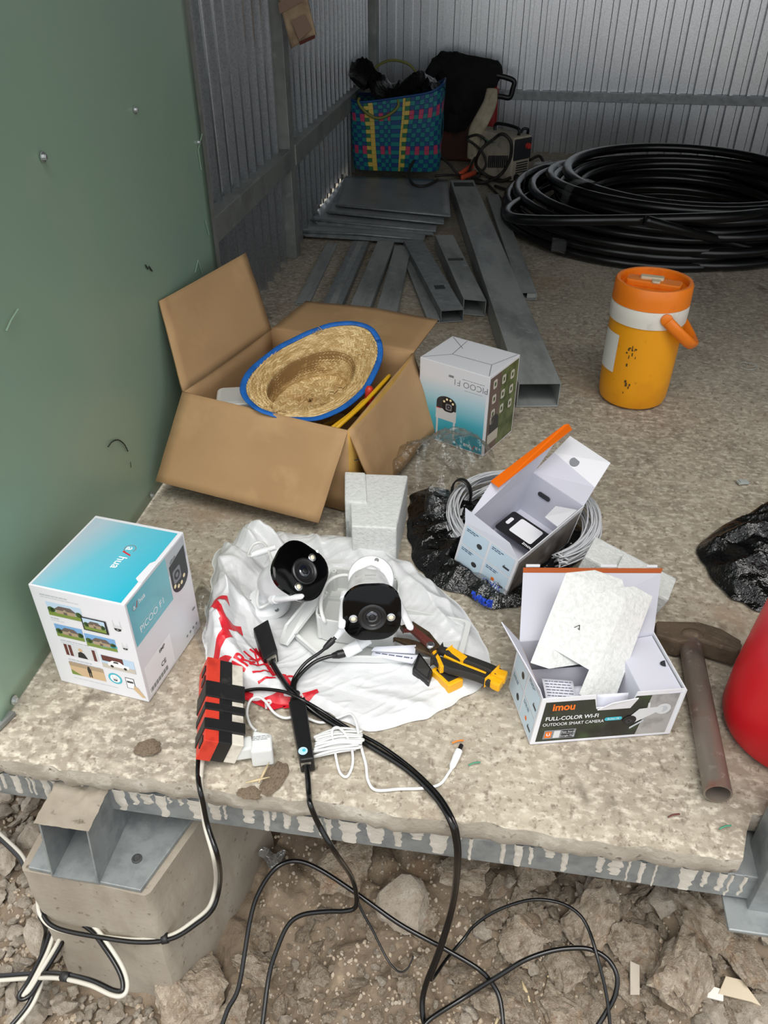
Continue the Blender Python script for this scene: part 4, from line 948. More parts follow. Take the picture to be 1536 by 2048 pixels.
fm = frame((.006, L2-.002, H2*.55), (1, 0, 0), (0, 0, 1)); mb = MB(); mb.prism(rr_off(rrect(.026, .010, .0049, 5), .030, .010), 0, .001); mb.v = [fm @ p for p in mb.v]; mb.build('slot', 'ink_dark', ob)
# black card with a white label inside
def onplane(px, py, P0, N):
    d = ray(px, py); return CAM+d*((P0-CAM).dot(N)/d.dot(N))
P0, N0 = m2 @ Vector((0, 0, .026)), zz
ka, kb, kc = onplane(988, 1054, P0, N0), onplane(1066, 1108, P0, N0), onplane(1027, 1022, P0, N0)
ka, kb, kc = [i2 @ p for p in (ka, kb, kc)]; ka.x = max(ka.x, .004); kb.x = min(kb.x, W2-.004)
KW, KH = (kb-ka).length, (kc-ka).length; cm = m2 @ frame(ka, kb-ka, kc-ka)
ca = thing('sticker_card', 'black card with a white printed label inside the orange-flapped carton', 'card', mx=cm)
mat('card_black', (20, 20, 22), .35)
mb = MB(); mb.prism(rr_off(rrect(KW, KH, .006, 3), KW/2, KH/2), 0, .0014); mb.build('card', 'card_black', ca)
decal('label', ca, Matrix.Translation((0, 0, .0014)), lambda mb: (poly_at(mb, rr_off(rrect(KW*.56, KH*.70, .004, 3), KW*.54, KH*.56), .0004, 0), lines(mb, KW*.30, KH*.80, KW*.46, 8, KH*.065, 1, 4, .0012), poly_at(mb, rr_off(rrect(.007, KH*.34, .0034, 4), KW*.12, KH*.55), .0004, 0), text_at(mb, 'imou', KW*.80, KH*.10, .010, 0, .02, .0006, 0)), ['ink_white', 'ink_ink'])
drp = m2 @ Vector((.05, -.001, .012))
fm = frame((0, -.0016, 0), (1, 0, 0), (0, 0, 1)); decal('printed_lettering', ob, fm, lambda mb: text_at(mb, 'gwiz', .080, .010, .020, 8, .01, .0005, 0), ['blue_print'])

# ================================================================ bullet cameras
mat('camera_white', (232, 234, 236), .34, coat=.25); mat('camera_black', (4, 4, 5), .10, spec=.22); mat('lens_ring', (24, 24, 26), .35); mat('lens_glass', (18, 22, 34), .03, spec=1., coat=1.)
mat('led', (226, 218, 190), .25, coat=.6); mat('chrome', (190, 192, 194), .2, .9); mat('screw_hole', (120, 120, 118), .6); mat('print_grey', (150, 154, 158), .5)
def bullet_camera(label, face, n, x_axis, base_c, base_n, body_len=.10, antennas=()):
    n = n.normalized(); x = (x_axis-n*x_axis.dot(n)).normalized(); y = n.cross(x)
    fm = Matrix(((x.x, y.x, n.x, face.x), (x.y, y.y, n.y, face.y), (x.z, y.z, n.z, face.z), (0, 0, 0, 1)))
    t = thing('bullet_camera', label, 'camera', (base_c.x, base_c.y, base_c.z)); iv = WM[t.name].inverted() @ fm
    def ring(w_, h_, r_, z): return [iv @ Vector((a, b, z)) for a, b in rrect(w_, h_, r_, 7)]
    sec = [(.050, .050, .024, -body_len), (.060, .060, .028, -body_len+.006), (.066, .066, .030, -body_len*.6), (.073, .075, .031, -.028), (.0815, .0855, .0315, -.012), (.0825, .0865, .0315, -.006), (.080, .084, .0305, -.004)]
    mb = MB(); rs = [ring(*s_) for s_ in sec]; nn = len(rs[0]); mb.v = [p for r_ in rs for p in r_]
    for i in range(len(rs)-1):
        for k in range(nn): mb.f.append([i*nn+k, i*nn+(k+1) % nn, (i+1)*nn+(k+1) % nn, (i+1)*nn+k]); mb.m.append(0)
    mb.f.append(list(range(nn-1, -1, -1))); mb.m.append(0)
    body = mb.build('body', 'camera_white', t, smooth=True, auto=50)
    mb = MB(); r0, r1 = ring(.0838, .0878, .0318, -.007), ring(.0838, .0878, .0318, .0010); r2 = ring(.076, .080, .029, .0032); mb.v = r0+r1+r2
    for i in range(2):
        for k in range(nn): mb.f.append([i*nn+k, i*nn+(k+1) % nn, (i+1)*nn+(k+1) % nn, (i+1)*nn+k]); mb.m.append(0)
    mb.f.append(list(range(2*nn, 3*nn))); mb.m.append(0); fp_ = mb.build('face_plate', 'camera_black', t, smooth=True, auto=40)
    L_ = iv @ Matrix.Translation((0, -.004, .0030))
    mb = MB(); mb.lathe([(.0205, 0), (.0205, .003), (.0185, .004), (.0165, .0025), (.0145, .0025), (.0130, .001), (.0095, .001)], 32, L_); mb.build('lens_ring', 'lens_ring', fp_, smooth=True, auto=40)
    mb = MB(); mb.lathe([(.0098, .0008), (.008, .0020), (.004, .0030), (0, .0033)], 24, L_); mb.build('lens', 'lens_glass', fp_, smooth=True)
    mb = MB(); mb.lathe([(.005, .0031), (.0032, .0036), (0, .0038)], 16, L_); mb.build('iris', 'lens_ring', fp_, smooth=True)
    for sgn in (-1, 1):
        Q = iv @ Matrix.Translation((sgn*.027, -.006, .0030))
        mb = MB(); mb.lathe([(.0062, 0), (.0062, .0012), (.0045, .0020), (.0, .0016)], 18, Q); e_ = mb.build('lamp_rim', 'chrome', fp_, smooth=True, auto=40)
        mb = MB(); mb.lathe([(.0042, .0014), (.003, .0026), (0, .0030)], 14, Q); mb.build('lamp_lens', 'led', fp_, smooth=True)
    # small grey print on the top of the hood
    for k, (s_, u, sz) in enumerate((('imou', 0, .008), ('N', -.020, .004), ('2', .020, .004))):
        vs, fs = text_mesh(s_, sz, .01); mb = MB(); mb.add([iv @ Vector((v.x+u, .0415+.0040*(1-(u/.03)**2), -.030+v.y*-1.0)) for v in vs], fs); mb.build('lettering', 'print_grey', body)
    for px_, py_, ang, ln in antennas:           # aerials at the sides of the body
        a = iv @ Vector((px_, py_, -body_len*.62)); d = (iv.to_3x3() @ Vector((math.sin(ang)*(1 if px_ > 0 else -1), -.15, math.cos(ang)))).normalized()
        mb = MB(); mb.tube([a, a+d*.012, a+d*ln*.5, a+d*ln*.95, a+d*ln], [.0058, .0058, .0062, .0052, .003], 10, flat=(.75, 1.)); at = mb.build('antenna', 'camera_white', t, smooth=True)
        mb = MB(); mb.lathe([(.0068, -.006), (.0068, .006)], 12, frame(a, d.orthogonal(), d.cross(d.orthogonal())) @ Matrix.Translation((0, 0, 0))); mb.build('antenna_hinge', 'camera_white', at, smooth=True, auto=40)
    # round foot, neck and ball joint
    bn = base_n.normalized(); bf = WM[t.name].inverted() @ frame(base_c, bn.orthogonal(), bn.cross(bn.orthogonal()))
    mb = MB(); mb.lathe([(.0360, 0), (.0360, .006), (.0345, .009), (.026, .012), (.020, .0135), (0, .0135)], 40, bf); ft = mb.build('mounting_foot', 'camera_white', t, smooth=True, auto=40)
    for k in range(3):
        Q = bf @ Matrix.Translation((.0290*math.cos(2.1*k+.5), .0290*math.sin(2.1*k+.5), .0112)); mb = MB(); mb.lathe([(.0035, 0), (.0035, .0006), (.002, .0002), (0, .0002)], 12, Q); mb.build('screw_hole', 'screw_hole', ft)
    back = fm @ Vector((0, -.006, -body_len+.004)); top = base_c+bn*.012; mid = lerp(top+bn*.020, back, .35)
    iw = WM[t.name].inverted(); mb = MB(); mb.tube([iw @ p for p in spline([top-bn*.004, top+bn*.016, mid, back], 6)], .0155, 16); mb.build('neck', 'camera_white', t, smooth=True)
    mb = MB(); mb.lathe([(.0185, 0), (.0185, .010), (.0165, .014)], 8, bf @ Matrix.Translation((0, 0, .0125))); mb.build('locking_nut', 'camera_white', t, bevel=.0008)
    return t, fm
vd = lambda px, py: -ray(px, py).normalized()
f2 = G(744, 1226, .112)
c2t, c2m = bullet_camera('white bullet camera facing front with two lamps, right one on the white bag', f2, vd(744, 1226)+Vector((.05, 0, 0))-Vector((0, 0, .50)), rt, G(742, 1158, .085), Vector((.10, -.65, .80)), .092, ((-.037, -.002, .10, .075), (.037, -.002, .20, .085)))
f1 = G(602, 1141, .128)
n1 = vd(601, 1140)+rt*.62-dn*.34
c1t, c1m = bullet_camera('white bullet camera tilted sideways, left one on the white bag', f1, n1, rt*.59-dn*.81, G(538, 1208, .012), Vector((-.05, -.12, 1)), .092, ((-.036, .0, .12, .080), (.037, -.002, .10, .060)))
# white pigtail leads of the cameras
mat('white_cable', (226, 227, 226), .45)
def cable(name, label, pts, r, m, cat='cable', plugs=(), per=10, n=8, parts=None, group=None):
    P = pxpath(pts, per); t = thing(name, label, cat, P[0], group=group); mb = MB(); mb.tube(P, r, n); mb.build('cord', m, t, smooth=True, world=True)
    for (a, b, prof, pm, pn) in plugs:           # plug from point a towards b
        A_, B_ = G(*a), G(*b); d = (B_-A_); mb = MB(); L_ = d.length
        mb.tube([A_+d*k for k, _ in prof], [q for _, q in prof], 12); mb.build(pn, pm, t, smooth=True, world=True, auto=40)
    return t
cable('camera_lead', 'white lead with moulded plug curling behind the left bullet camera', [(560, 1190, .05), (520, 1215, .03), (518, 1180, .06), (545, 1140, .085), (530, 1090, .075), (508, 1088, .072), (496, 1110, .07), (505, 1112, .075)], .0026, 'white_cable', plugs=[((503, 1110, .075), (552, 1094, .080), [(0, .004), (.2, .006), (.62, .0062), (.66, .0050), (.98, .0052), (1, .003)], 'camera_white', 'plug')])
cable('camera_lead', 'white lead with two sockets below the right bullet camera', [(735, 1165, .09), (690, 1150, .085), (655, 1165, .075), (642, 1205, .066), (648, 1240, .060), (662, 1250, .03), (690, 1262, .03)], .0030, 'white_cable',
      plugs=[((672, 1275, .055), (708, 1230, .080), [(0, .0045), (.5, .0062), (.52, .0050), (.95, .0056), (1, .003)], 'camera_white', 'power_socket'), ((690, 1306, .030), (742, 1278, .045), [(0, .0085), (.04, .0095), (.55, .0095), (.60, .0075), (.96, .0066), (1, .003)], 'camera_white', 'network_socket')])
# junction boxes
def tray(name, label, top, zt, zb, th, m='white_plastic', floor_=True):
    t = thing(name, label, 'junction box', (top[0].x, top[0].y, zb)); n = len(top); c = sum(top, Vector())/n
    mb = MB(); inn = [lerp(p, c, th) for p in top]; B_ = [Vector((lerp(p, c, .03).x, lerp(p, c, .03).y, zb)) for p in top]; Bi = [Vector((p.x, p.y, zb+.003)) for p in inn]
    mb.v = B_+list(top)+inn+Bi
    for k in range(n):
        j = (k+1) % n
        for a, b in ((0, n), (n, 2*n), (2*n, 3*n)): mb.f.append([a+k, a+j, b+j, b+k]); mb.m.append(0)
    mb.f += [list(range(n-1, -1, -1)), list(range(3*n, 4*n))]; mb.m += [0, 0]
    mb.build('body', m, t, world=True, bevel=.0016, seg=2); return t, inn
def rounded(pts, r=.18, n=4):
    out = []; N = len(pts)
    for k in range(N):
        p, a, b = pts[k], lerp(pts[k], pts[k-1], r), lerp(pts[k], pts[(k+1) % N], r)
        for q in range(n+1): u = q/n; out.append(a*(1-u)**2+p*2*u*(1-u)+b*u*u)
    return out
JZ = .058
jt = [G(626, 1236, JZ), G(795, 1262, JZ), G(800, 1150, JZ), G(660, 1132, JZ)]
jb, inn = tray('junction_box', 'open white plastic junction box under the right bullet camera', rounded(jt, .16), JZ, .012, .05)
for k in range(4):
    p = lerp(jt[k], sum(jt, Vector())/4, .13); mb = MB(); mb.lathe([(.0045, -.045), (.0045, -.002), (.002, -.002), (.002, -.006)], 12, Matrix.Translation(p)); mb.build('screw_post', 'white_plastic', jb, world=True)
jl = [G(581, 1262, .022), G(640, 1312, .022), G(925, 1318, .022), G(945, 1240, .022), G(700, 1196, .022), G(632, 1190, .022)]
jb2, inn = tray('junction_box', 'flat white junction box lying lowest in the pile on the bag', rounded(jl, .10, 3), .022, .007, .06)
p = G(592, 1268, .0232); mb = MB(); mb.lathe([(.003, 0), (.003, .0012), (.0016, .0006), (0, .0006)], 12, Matrix.Translation(p)); mb.build('screw', 'chrome', jb2, world=True)
o = thing('cover_plate', 'white cover plate leaning at the left of the junction boxes', 'plate', G(600, 1250))
a, b, c, d = G(562, 1288, .010), G(576, 1292, .012), G(655, 1190, .055), G(640, 1172, .060)
e_ = G(574, 1252, .045)
mb = MB(); mb.prism_rings([a, b, c, d, e_], [p+Vector((-.003, -.002, .004)) for p in (a, b, c, d, e_)]); mb.build('plate', 'white_plastic', o, world=True, bevel=.001); mb = MB(); mb.tube([lerp(a, e_, .0)+Vector((0, 0, .003)), e_+Vector((0, 0, .003)), d+Vector((0, 0, .003)), c+Vector((0, 0, .003))], .0022, 6); mb.build('rim', 'white_plastic', o, world=True)

# ================================================================ PoE gear, cables on the slab
mat('black_plastic', (18, 18, 20), .42, bump=[(300, .1, .0006, 2)]); mat('port_metal', (186, 182, 170), .3, .8); mat('sticker_blue', (176, 206, 224), .5)
sp = [G(506, 1256, .030), G(527, 1318, .030), G(555, 1300, .030), G(536, 1238, .036)]
o = thing('network_splitter', 'black network splitter with metal socket lying on the red print of the bag', 'adapter', G(530, 1290))
mb = MB(); mb.prism_rings([p-Vector((0, 0, .026)) for p in sp], sp); body = mb.build('housing', 'black_plastic', o, world=True, bevel=.002)
ctr = (sp[1]+sp[2])/2-Vector((0, 0, .012)); fm = frame(ctr, sp[2]-sp[1], Vector((0, 0, 1)))
mb = MB(); mb.box((0, 0, .001), (.016, .014, .004)); mb.v = [fm @ p for p in mb.v]; pt = mb.build('network_socket', 'port_metal', o, world=True); mb = MB(); mb.box((0, 0, .0035), (.011, .008, .001)); mb.v = [fm @ p for p in mb.v]; mb.build('opening', 'ink_black', pt, world=False) if False else mb.build('opening', 'ink_black', o, world=True)
iw_ = [G(577, 1402, .026), G(600, 1520, .026), G(628, 1516, .026), G(610, 1392, .026)]
o = thing('network_injector', 'long black network injector lying on concrete with a round blue sticker', 'adapter', G(600, 1460))
mb = MB(); mb.prism_rings([Vector((lerp(p, sum(iw_, Vector())/4, -.05).x, lerp(p, sum(iw_, Vector())/4, -.05).y, .001)) for p in iw_], iw_); mb.build('housing', 'black_plastic', o, world=True, bevel=.003, seg=3)
p = G(606, 1502, .0268); mb = MB(); mb.lathe([(.0062, 0), (.0062, .0004)], 20, Matrix.Translation(p)); st = mb.build('sticker', 'sticker_blue', o, world=True)
mb = MB(); mb.lathe([(.0024, .0004), (.0024, .0008)], 8, Matrix.Translation(p+Vector((.001, .001, 0)))); mb.build('sticker_print', 'ink_turq', o, world=True)
fm = frame(G(612, 1528, .014), G(628, 1530)-G(600, 1534), Vector((0, 0, 1))); mb = MB(); mb.box((0, 0, .001), (.013, .011, .003)); mb.v = [fm @ p for p in mb.v]; mb.build('network_socket', 'port_metal', o, world=True)
mb = MB(); mb.lathe([(.006, 0), (.006, .003), (.005, .003), (.005, .005), (.006, .005), (.006, .008), (.005, .008), (.005, .010), (.0058, .010), (.0052, .016)], 12, frame(G(588, 1402, .018), (1, 0, 0), (0, 0, 1)) @ Matrix.Rotation(PI, 4, 'X')); mb.build('strain_relief', 'black_plastic', o, world=True)
PLUG = [(0, .0030), (.15, .0042), (.5, .0050), (.72, .0048), (.74, .0028), (1, .0028)]
cable('power_lead', 'black lead from injector ending in a barrel plug beside the white sockets', [(588, 1390, .018), (584, 1370, .016), (592, 1350, .020), (612, 1325, .030), (640, 1305, .040), (652, 1295, .046)], .0026, 'black_cable', plugs=[((648, 1298, .044), (674, 1272, .056), PLUG, 'black_plastic', 'barrel_plug')])
cable('network_lead', 'black network lead from injector ending in a clear plug by the white socket', [(590, 1392, .018), (590, 1368, .018), (602, 1348, .022), (628, 1325, .027), (655, 1314, .030), (668, 1312, .030)], .0030, 'black_cable', plugs=[((664, 1312, .030), (690, 1306, .032), [(0, .004), (.4, .006), (.42, .0065), (.95, .0065), (1, .005)], 'black_plastic', 'network_plug')])
c3a = [(541, 1312, .018), (546, 1328, .020), (560, 1352, .020), (585, 1385, .024), (630, 1425, .010), (690, 1462, .005), (750, 1498, .004), (815, 1540, .004), (860, 1582, .006), (884, 1612, .007), (901, 1642, .006), (910, 1672, 'y', .574), (914, 1722, 'y', .570), (905, 1808, -.20), (879, 1897, -.28), (849, 1978, -.35), (845, 2027, -.38), (856, 2070, -.40)]
cable('network_cable', 'thick black cable running from splitter over slab edge down to the soil', c3a, .0042, 'black_cable')
c3b = [(467, 1392, .012), (485, 1383, .014), (520, 1378, .018), (570, 1384, .026), (605, 1400, .026), (640, 1420, .012), (700, 1458, .005), (760, 1490, .004), (818, 1532, .004), (864, 1575, .006), (889, 1606, .007), (907, 1640, .006), (916, 1670, 'y', .576), (919, 1722, 'y', .572), (909, 1808, -.20), (884, 1897, -.28), (862, 1960, -.34), (893, 1918, -.36), (927, 1878, -.36), (950, 1850, -.34), (996, 1820, -.31), (1060, 1800, -.29), (1114, 1804, -.285), (1152, 1823, -.285), (1175, 1854, -.29), (1194, 1911, -.30), (1213, 1991, -.33), (1222, 2070, -.36)]
cable('power_cable', 'thin black cord from power strip joining the thick black cable over slab edge', c3b, .0026, 'black_cable')
c1 = [(613, 1530, .014), (616, 1560, .010), (618, 1590, .006), (621, 1610, 'y', .576), (638, 1650, 'y', .570), (671, 1706, 'y', .560), (701, 1750, -.21), (712, 1785, -.26), (711, 1814, -.29), (690, 1822, -.30), (653, 1823, -.31), (604, 1830, -.32), (575, 1852, -.335), (552, 1904, -.36), (538, 1952, -.38), (525, 2048, -.41), (520, 2080, -.42)]
cable('network_cable', 'black cable dropping from injector over slab edge with a sharp bend', c1, .0036, 'black_cable')
c2 = [(436, 2075, -.42), (455, 2020, -.40), (478, 1971, -.38), (500, 1841, -.33), (519, 1782, -.30), (552, 1736, -.275), (590, 1722, -.275), (638, 1738, -.285), (716, 1789, -.30), (801, 1849, -.32), (894, 1900, -.335), (957, 1938, -.345), (985, 1968, -.36), (1000, 1999, -.37), (1006, 2048, -.38), (1006, 2080, -.39)]
cable('network_cable', 'black cable arching across the soil under the slab edge', c2, .0036, 'black_cable')
c4 = [(843, 2072, -.385), (857, 2041, -.38), (931, 1993, -.375), (1000, 1950, -.34), (1050, 1920, -.32), (1102, 1902, -.31), (1150, 1896, -.305), (1185, 1900, -.305), (1217, 1920, -.31), (1234, 1953, -.32), (1230, 1991, -.335), (1212, 2025, -.35), (1180, 2075, -.37)]
cable('network_cable', 'black cable looping over the clods at the bottom right', c4, .0036, 'black_cable')
cable('wire_end', 'loose thin black wire end curling up from the soil', [(714, 1800, -.29), (728, 1830, -.31), (745, 1860, -.325), (771, 1912, -.345), (786, 1934, -.35), (801, 1944, -.35), (816, 1936, -.345), (827, 1912, -.335)], [.0022-.0011*k/70 for k in range(71)], 'black_cable')
# ---------------------------------------------------------------- power strip bound with tape
mat('strip_red', (206, 60, 42), .45, var=[((170, 44, 32), 40, .5, .7)]); mat('strip_white', (214, 208, 196), .5, var=[((170, 160, 146), 30, .5, .72)]); mat('tape_black', (24, 24, 25), .5, bump=[(60, .3, .002, 3)], var=[((60, 58, 54), 30, .62, .78)])
p0, p1 = G(428, 1540), G(432, 1372); dv = (p1-p0); ln = dv.length; ang = math.atan2(dv.y, dv.x)-PI/2
pm_ = Matrix.Translation(Vector((p0.x, p0.y, .006))) @ Matrix.Rotation(ang, 4, 'Z') @ Matrix.Rotation(R(24), 4, 'Y')
st = thing('power_strip', 'red and white power strip bound with black tape, lying on its side', 'power strip', mx=pm_)
hS = .040
def seg(name, x0, x1, y0, y1, z0, z1, m, bev=.0012):
    mb = MB(); mb.box(((x0+x1)/2, (y0+y1)/2, (z0+z1)/2), (x1-x0, y1-y0, z1-z0)); return mb.build(name, m, st, bevel=bev)
seg('red_shell', -.027, -.008, 0, ln, .010, hS+.010, 'strip_red'); seg('core', -.010, .010, .001, ln-.001, .010, hS+.009, 'tape_black'); seg('white_shell', .008, .026, .002, ln-.004, .010, hS+.008, 'strip_white')
for y0, y1 in ((.018, .036), (.050, .062), (.072, .100)):
    y0, y1 = y0/.145*ln, y1/.145*ln; seg('tape_band', -.0285, .0275, y0, y1, .0085, hS+.0118, 'tape_black', .0015)
for yy_ in (.008, .110, .128):
    mb = MB(); mb.box((-.0275, yy_/.145*ln, .036), (.002, .010, .016)); mb.build('socket_slot', 'ink_black', st)
# twin cord of the strip, black and pale grey, down over the edge and around the pier
TW = [(408, 1462, .016), (403, 1495, .012), (400, 1530, .010), (399, 1556, .008), (401, 1580, .006), (405, 1605, 'y', .570), (413, 1652, 'y', .560), (432, 1717, 'y', .535), (436, 1766, -.21), (423, 1814, -.255), (391, 1844, -.275), (342, 1874, -.29), (277, 1882, -.295), (195, 1873, -.295), (114, 1857, -.295), (84, 1830, -.29), (79, 1791, -.285), (84, 1760, -.30)]
tw2 = [(128, 1834, -.31), (150, 1837, -.30), (185, 1857, -.295), (215, 1895, -.30), (240, 1935, -.31), (250, 1965, -.32), (246, 1985, -.325), (225, 1985, -.33), (180, 1965, -.34), (120, 1952, -.37), (60, 1952, -.41), (0, 1956, -.43), (-40, 1958, -.43)]
tw3 = [(128, 1834, -.31), (108, 1858, -.34), (90, 1905, -.37), (62, 1960, -.40), (42, 1992, -.41), (60, 1985, -.41), (88, 1940, -.39), (118, 1890, -.36), (128, 1865, -.34)]
tw4 = [(84, 1830, -.30), (96, 1860, -.36), (88, 1905, -.39), (80, 1960, -.41), (60, 2010, -.42), (20, 2060, -.43)]
tw5 = [(-20, 1655, -.40), (10, 1682, -.40), (40, 1712, -.39), (54, 1740, -.38)]
mat('cord_grey', (190, 186, 174), .5)
for k, (pts, lab) in enumerate(((TW, 'black and pale grey twin cord from power strip down around the concrete pier'), (tw2, 'loop of twin cord lying across the front of the concrete pier'), (tw3, 'folded end of twin cord on the gravel left of the pier'), (tw4, 'twin cord trailing to the bottom left corner over gravel'), (tw5, 'short stretch of twin cord on the gravel at the left edge'))):
    P = pxpath(pts, 10); t = thing('twin_cord', lab, 'cord', P[0])
    for sg, m in ((-1, 'black_cable'), (1, 'cord_grey')):
        Q = []
        for i, p in enumerate(P):
            d = (P[min(i+1, len(P)-1)]-P[max(i-1, 0)]).normalized(); s_ = d.cross((p-CAM).normalized()).normalized(); tw_ = 1 if k else math.cos(i*.035)
            Q.append(p+s_*(sg*.0031*tw_)+(p-CAM).normalized()*(0 if tw_ > .5 else .002*sg))
        mb = MB(); mb.tube(Q, .0034, 8); mb.build('conductor', m, t, smooth=True, world=True)
    if k in (0, 1):
        i = 112 if k == 0 else 88; i = min(i, len(P)-2); mb = MB(); mb.tube([P[i-1], P[i], P[i+1]], .0075, 8); mb.build('tape_joint', 'tape_black', t, smooth=True, world=True)
# ---------------------------------------------------------------- white charger, flex and its DC plug
o = thing('plug_adapter', 'white plug-in power adapter in the right side of the power strip', 'adapter', G(505, 1490))
q = [G(466, 1500, .030), G(470, 1472, .030), G(500, 1462, .030), G(506, 1500, .030)]
mb = MB(); q = [G(466, 1502, .030), G(508, 1496, .030), G(502, 1470, .030), G(466, 1476, .030)]; mb.prism_rings([p-Vector((0, 0, .022)) for p in q], q); mb.build('neck', 'white_plastic', o, world=True, bevel=.003)
q = [G(500, 1504, .034), G(545, 1499, .034), G(543, 1466, .034), G(506, 1460, .034)]; mb = MB(); mb.prism_rings([p-Vector((0, 0, .033)) for p in q], q); mb.build('body', 'white_plastic', o, world=True, bevel=.004, seg=3)
fm = frame(G(522, 1474, .0346), q[1]-q[0], q[3]-q[0]); 
tx = MB(); lines(tx, -.012, .001, .024, 3, .0026, 0, 3, .0008); tx.v = [fm @ p for p in tx.v]; tx.build('rating_text', 'ink_grey', o, world=True)['kind'] = 'stuff'
fx = [(512, 1462, .022), (500, 1448, .016), (494, 1425, .012), (500, 1402, .014), (515, 1394, .016), (530, 1402, .014), (548, 1425, .008), (570, 1436, .006), (600, 1432, .006), (640, 1445, .004), (670, 1438, .005), (700, 1428, .014), (712, 1445, .018), (718, 1475, .014), (724, 1500, .006), (732, 1530, .003), (736, 1560, .003), (752, 1580, .003), (800, 1578, .003), (850, 1576, .003), (880, 1568, .003), (898, 1545, .003), (906, 1532, .004)]
cable('power_lead', 'white flex from the adapter across the concrete, ending in a white barrel plug', fx, .0020, 'white_cable', plugs=[((903, 1536, .005), (922, 1492, .006), [(0, .0028), (.1, .0042), (.5, .0052), (.78, .0050), (.80, .0030)], 'camera_white', 'barrel_plug'), ((918.5, 1500, .006), (923, 1490, .006), [(0, .0030), (1, .0030)], 'black_plastic', 'plug_tip')])
hk = thing('cable_bundle', 'folded bundle of thin white flex beside the black injector', 'cable', G(675, 1495)); rn = random.Random(6)
mb = MB(); hp = []
for k in range(15):
    yo = 1462+k*3.1; z = .004+.012*math.sin(PI*(k+1)/16)+(.004 if k % 2 else 0)
    a, b = (634+rn.uniform(-6, 6), yo+6+rn.uniform(-2, 2), z), (716+rn.uniform(-6, 6), yo-4+.35*(8-k)+rn.uniform(-2, 2), z)
    md = (676, yo-3+rn.uniform(-2, 2), z+.004)
    hp += [a, md, b] if k % 2 == 0 else [b, md, a]
mb.tube(pxpath(hp, 8), .0019, 6); mb.build('folds', 'white_cable', hk, smooth=True, world=True)
mb = MB(); mb.tube(pxpath([(668, 1490, .018), (664, 1462, .024), (676, 1455, .026), (692, 1470, .024), (704, 1500, .010), (705, 1530, .004), (694, 1553, .003), (680, 1545, .003), (672, 1515, .006), (668, 1485, .016)], 8), .0019, 6); mb.build('tie_loop', 'white_cable', hk, smooth=True, world=True)
# ---------------------------------------------------------------- pliers, yellow tool, leaflets on the bag
mat('tool_yellow', (236, 172, 20), .4); mat('tool_black', (38, 36, 34), .55, bump=[(200, .2, .001, 2)]); mat('tool_steel', (92, 76, 58), .4, .5, var=[((58, 44, 34), 40, .45, .7)])
o = thing('electrical_tester', 'small yellow and black tool half under the pliers', 'tool', G(895, 1345))
q = [G(862, 1338, .022), G(898, 1372, .022), G(928, 1358, .022), G(894, 1318, .022)]; mb = MB(); mb.prism_rings([p-Vector((0, 0, .018)) for p in q], q); mb.build('body', 'tool_yellow', o, world=True, bevel=.003, seg=3)
q = [lerp(p, sum(q, Vector())/4, .3)+Vector((0, 0, .0015)) for p in q]; mb = MB(); mb.prism_rings([p-Vector((0, 0, .003)) for p in q], q); mb.build('inset', 'tool_black', o, world=True, bevel=.001)
o = thing('tool_pouch', 'black wedge-shaped holder beside the folded leaflets on the bag', 'holder', G(840, 1330))
q = [G(824, 1338, .020), G(858, 1366, .016), G(866, 1340, .022), G(838, 1302, .026)]; mb = MB(); mb.prism_rings([p-Vector((0, 0, .014)) for p in q], q); mb.build('body', 'black_plastic', o, world=True, bevel=.003)
q = [lerp(p, sum(q, Vector())/4, .35)+Vector((0, 0, .001)) for p in q]; mb = MB(); mb.prism_rings([p-Vector((0, 0, .002)) for p in q], q); mb.build('inset', 'tool_black', o, world=True)
leaflet('instruction_leaflet', 'folded leaflet on the white bag in front of right bullet camera, lower of two', 'leaflet', (G(742, 1312, .020), G(825, 1328, .020), G(836, 1310, .026), G(748, 1300, .026)), .002, 5)
leaflet('instruction_leaflet', 'folded leaflet on the white bag in front of right bullet camera, upper of two', 'leaflet', (G(742, 1302, .030), G(830, 1308, .030), G(832, 1290, .040), G(752, 1294, .040)), .002, 6)
zt = .034
pl = thing('pliers', 'cutting pliers with yellow and black handles lying at the right on the white bag', 'pliers', G(880, 1320))
def strap(name, pts, wd, th, m, par=None, z=zt, bev=.0015):
    """flat bar along pixel points lying at height z; wd may be a list"""
    P = [G(a, b, z if len(q_) == 0 else q_[0]) for a, b, *q_ in pts]; n = len(P); wl_ = wd if isinstance(wd, (list, tuple)) else [wd]*n; Lf, Rt = [], []
    for i in range(n):
        d = P[min(i+1, n-1)]-P[max(i-1, 0)]; s_ = Vector((-d.y, d.x, 0)).normalized()*wl_[i]/2; Lf.append(P[i]+s_); Rt.append(P[i]-s_)
    mb = MB(); vs = []
    for i in range(n): vs += [Rt[i]-Vector((0, 0, th/2)), Lf[i]-Vector((0, 0, th/2)), Lf[i]+Vector((0, 0, th/2)), Rt[i]+Vector((0, 0, th/2))]
    fs = [(4*i+k, 4*i+(k+1) % 4, 4*i+4+(k+1) % 4, 4*i+4+k) for i in range(n-1) for k in range(4)]+[(0, 1, 2, 3), tuple(4*(n-1)+k for k in range(4))]
    mb.add(vs, fs); return mb.build(name, m, par or pl, world=True, bevel=bev)
strap('jaw', [(788, 1278), (812, 1284), (845, 1296), (872, 1306)], [.004, .010, .016, .018], .007, 'tool_steel'); strap('jaw', [(803, 1258), (822, 1252), (850, 1272), (872, 1300)], [.010, .016, .018, .018], .007, 'tool_steel', z=zt+.008)
strap('blade', [(806, 1262), (824, 1258), (862, 1290)], [.002, .010, .012], .008, 'ink_brown', z=zt+.010)
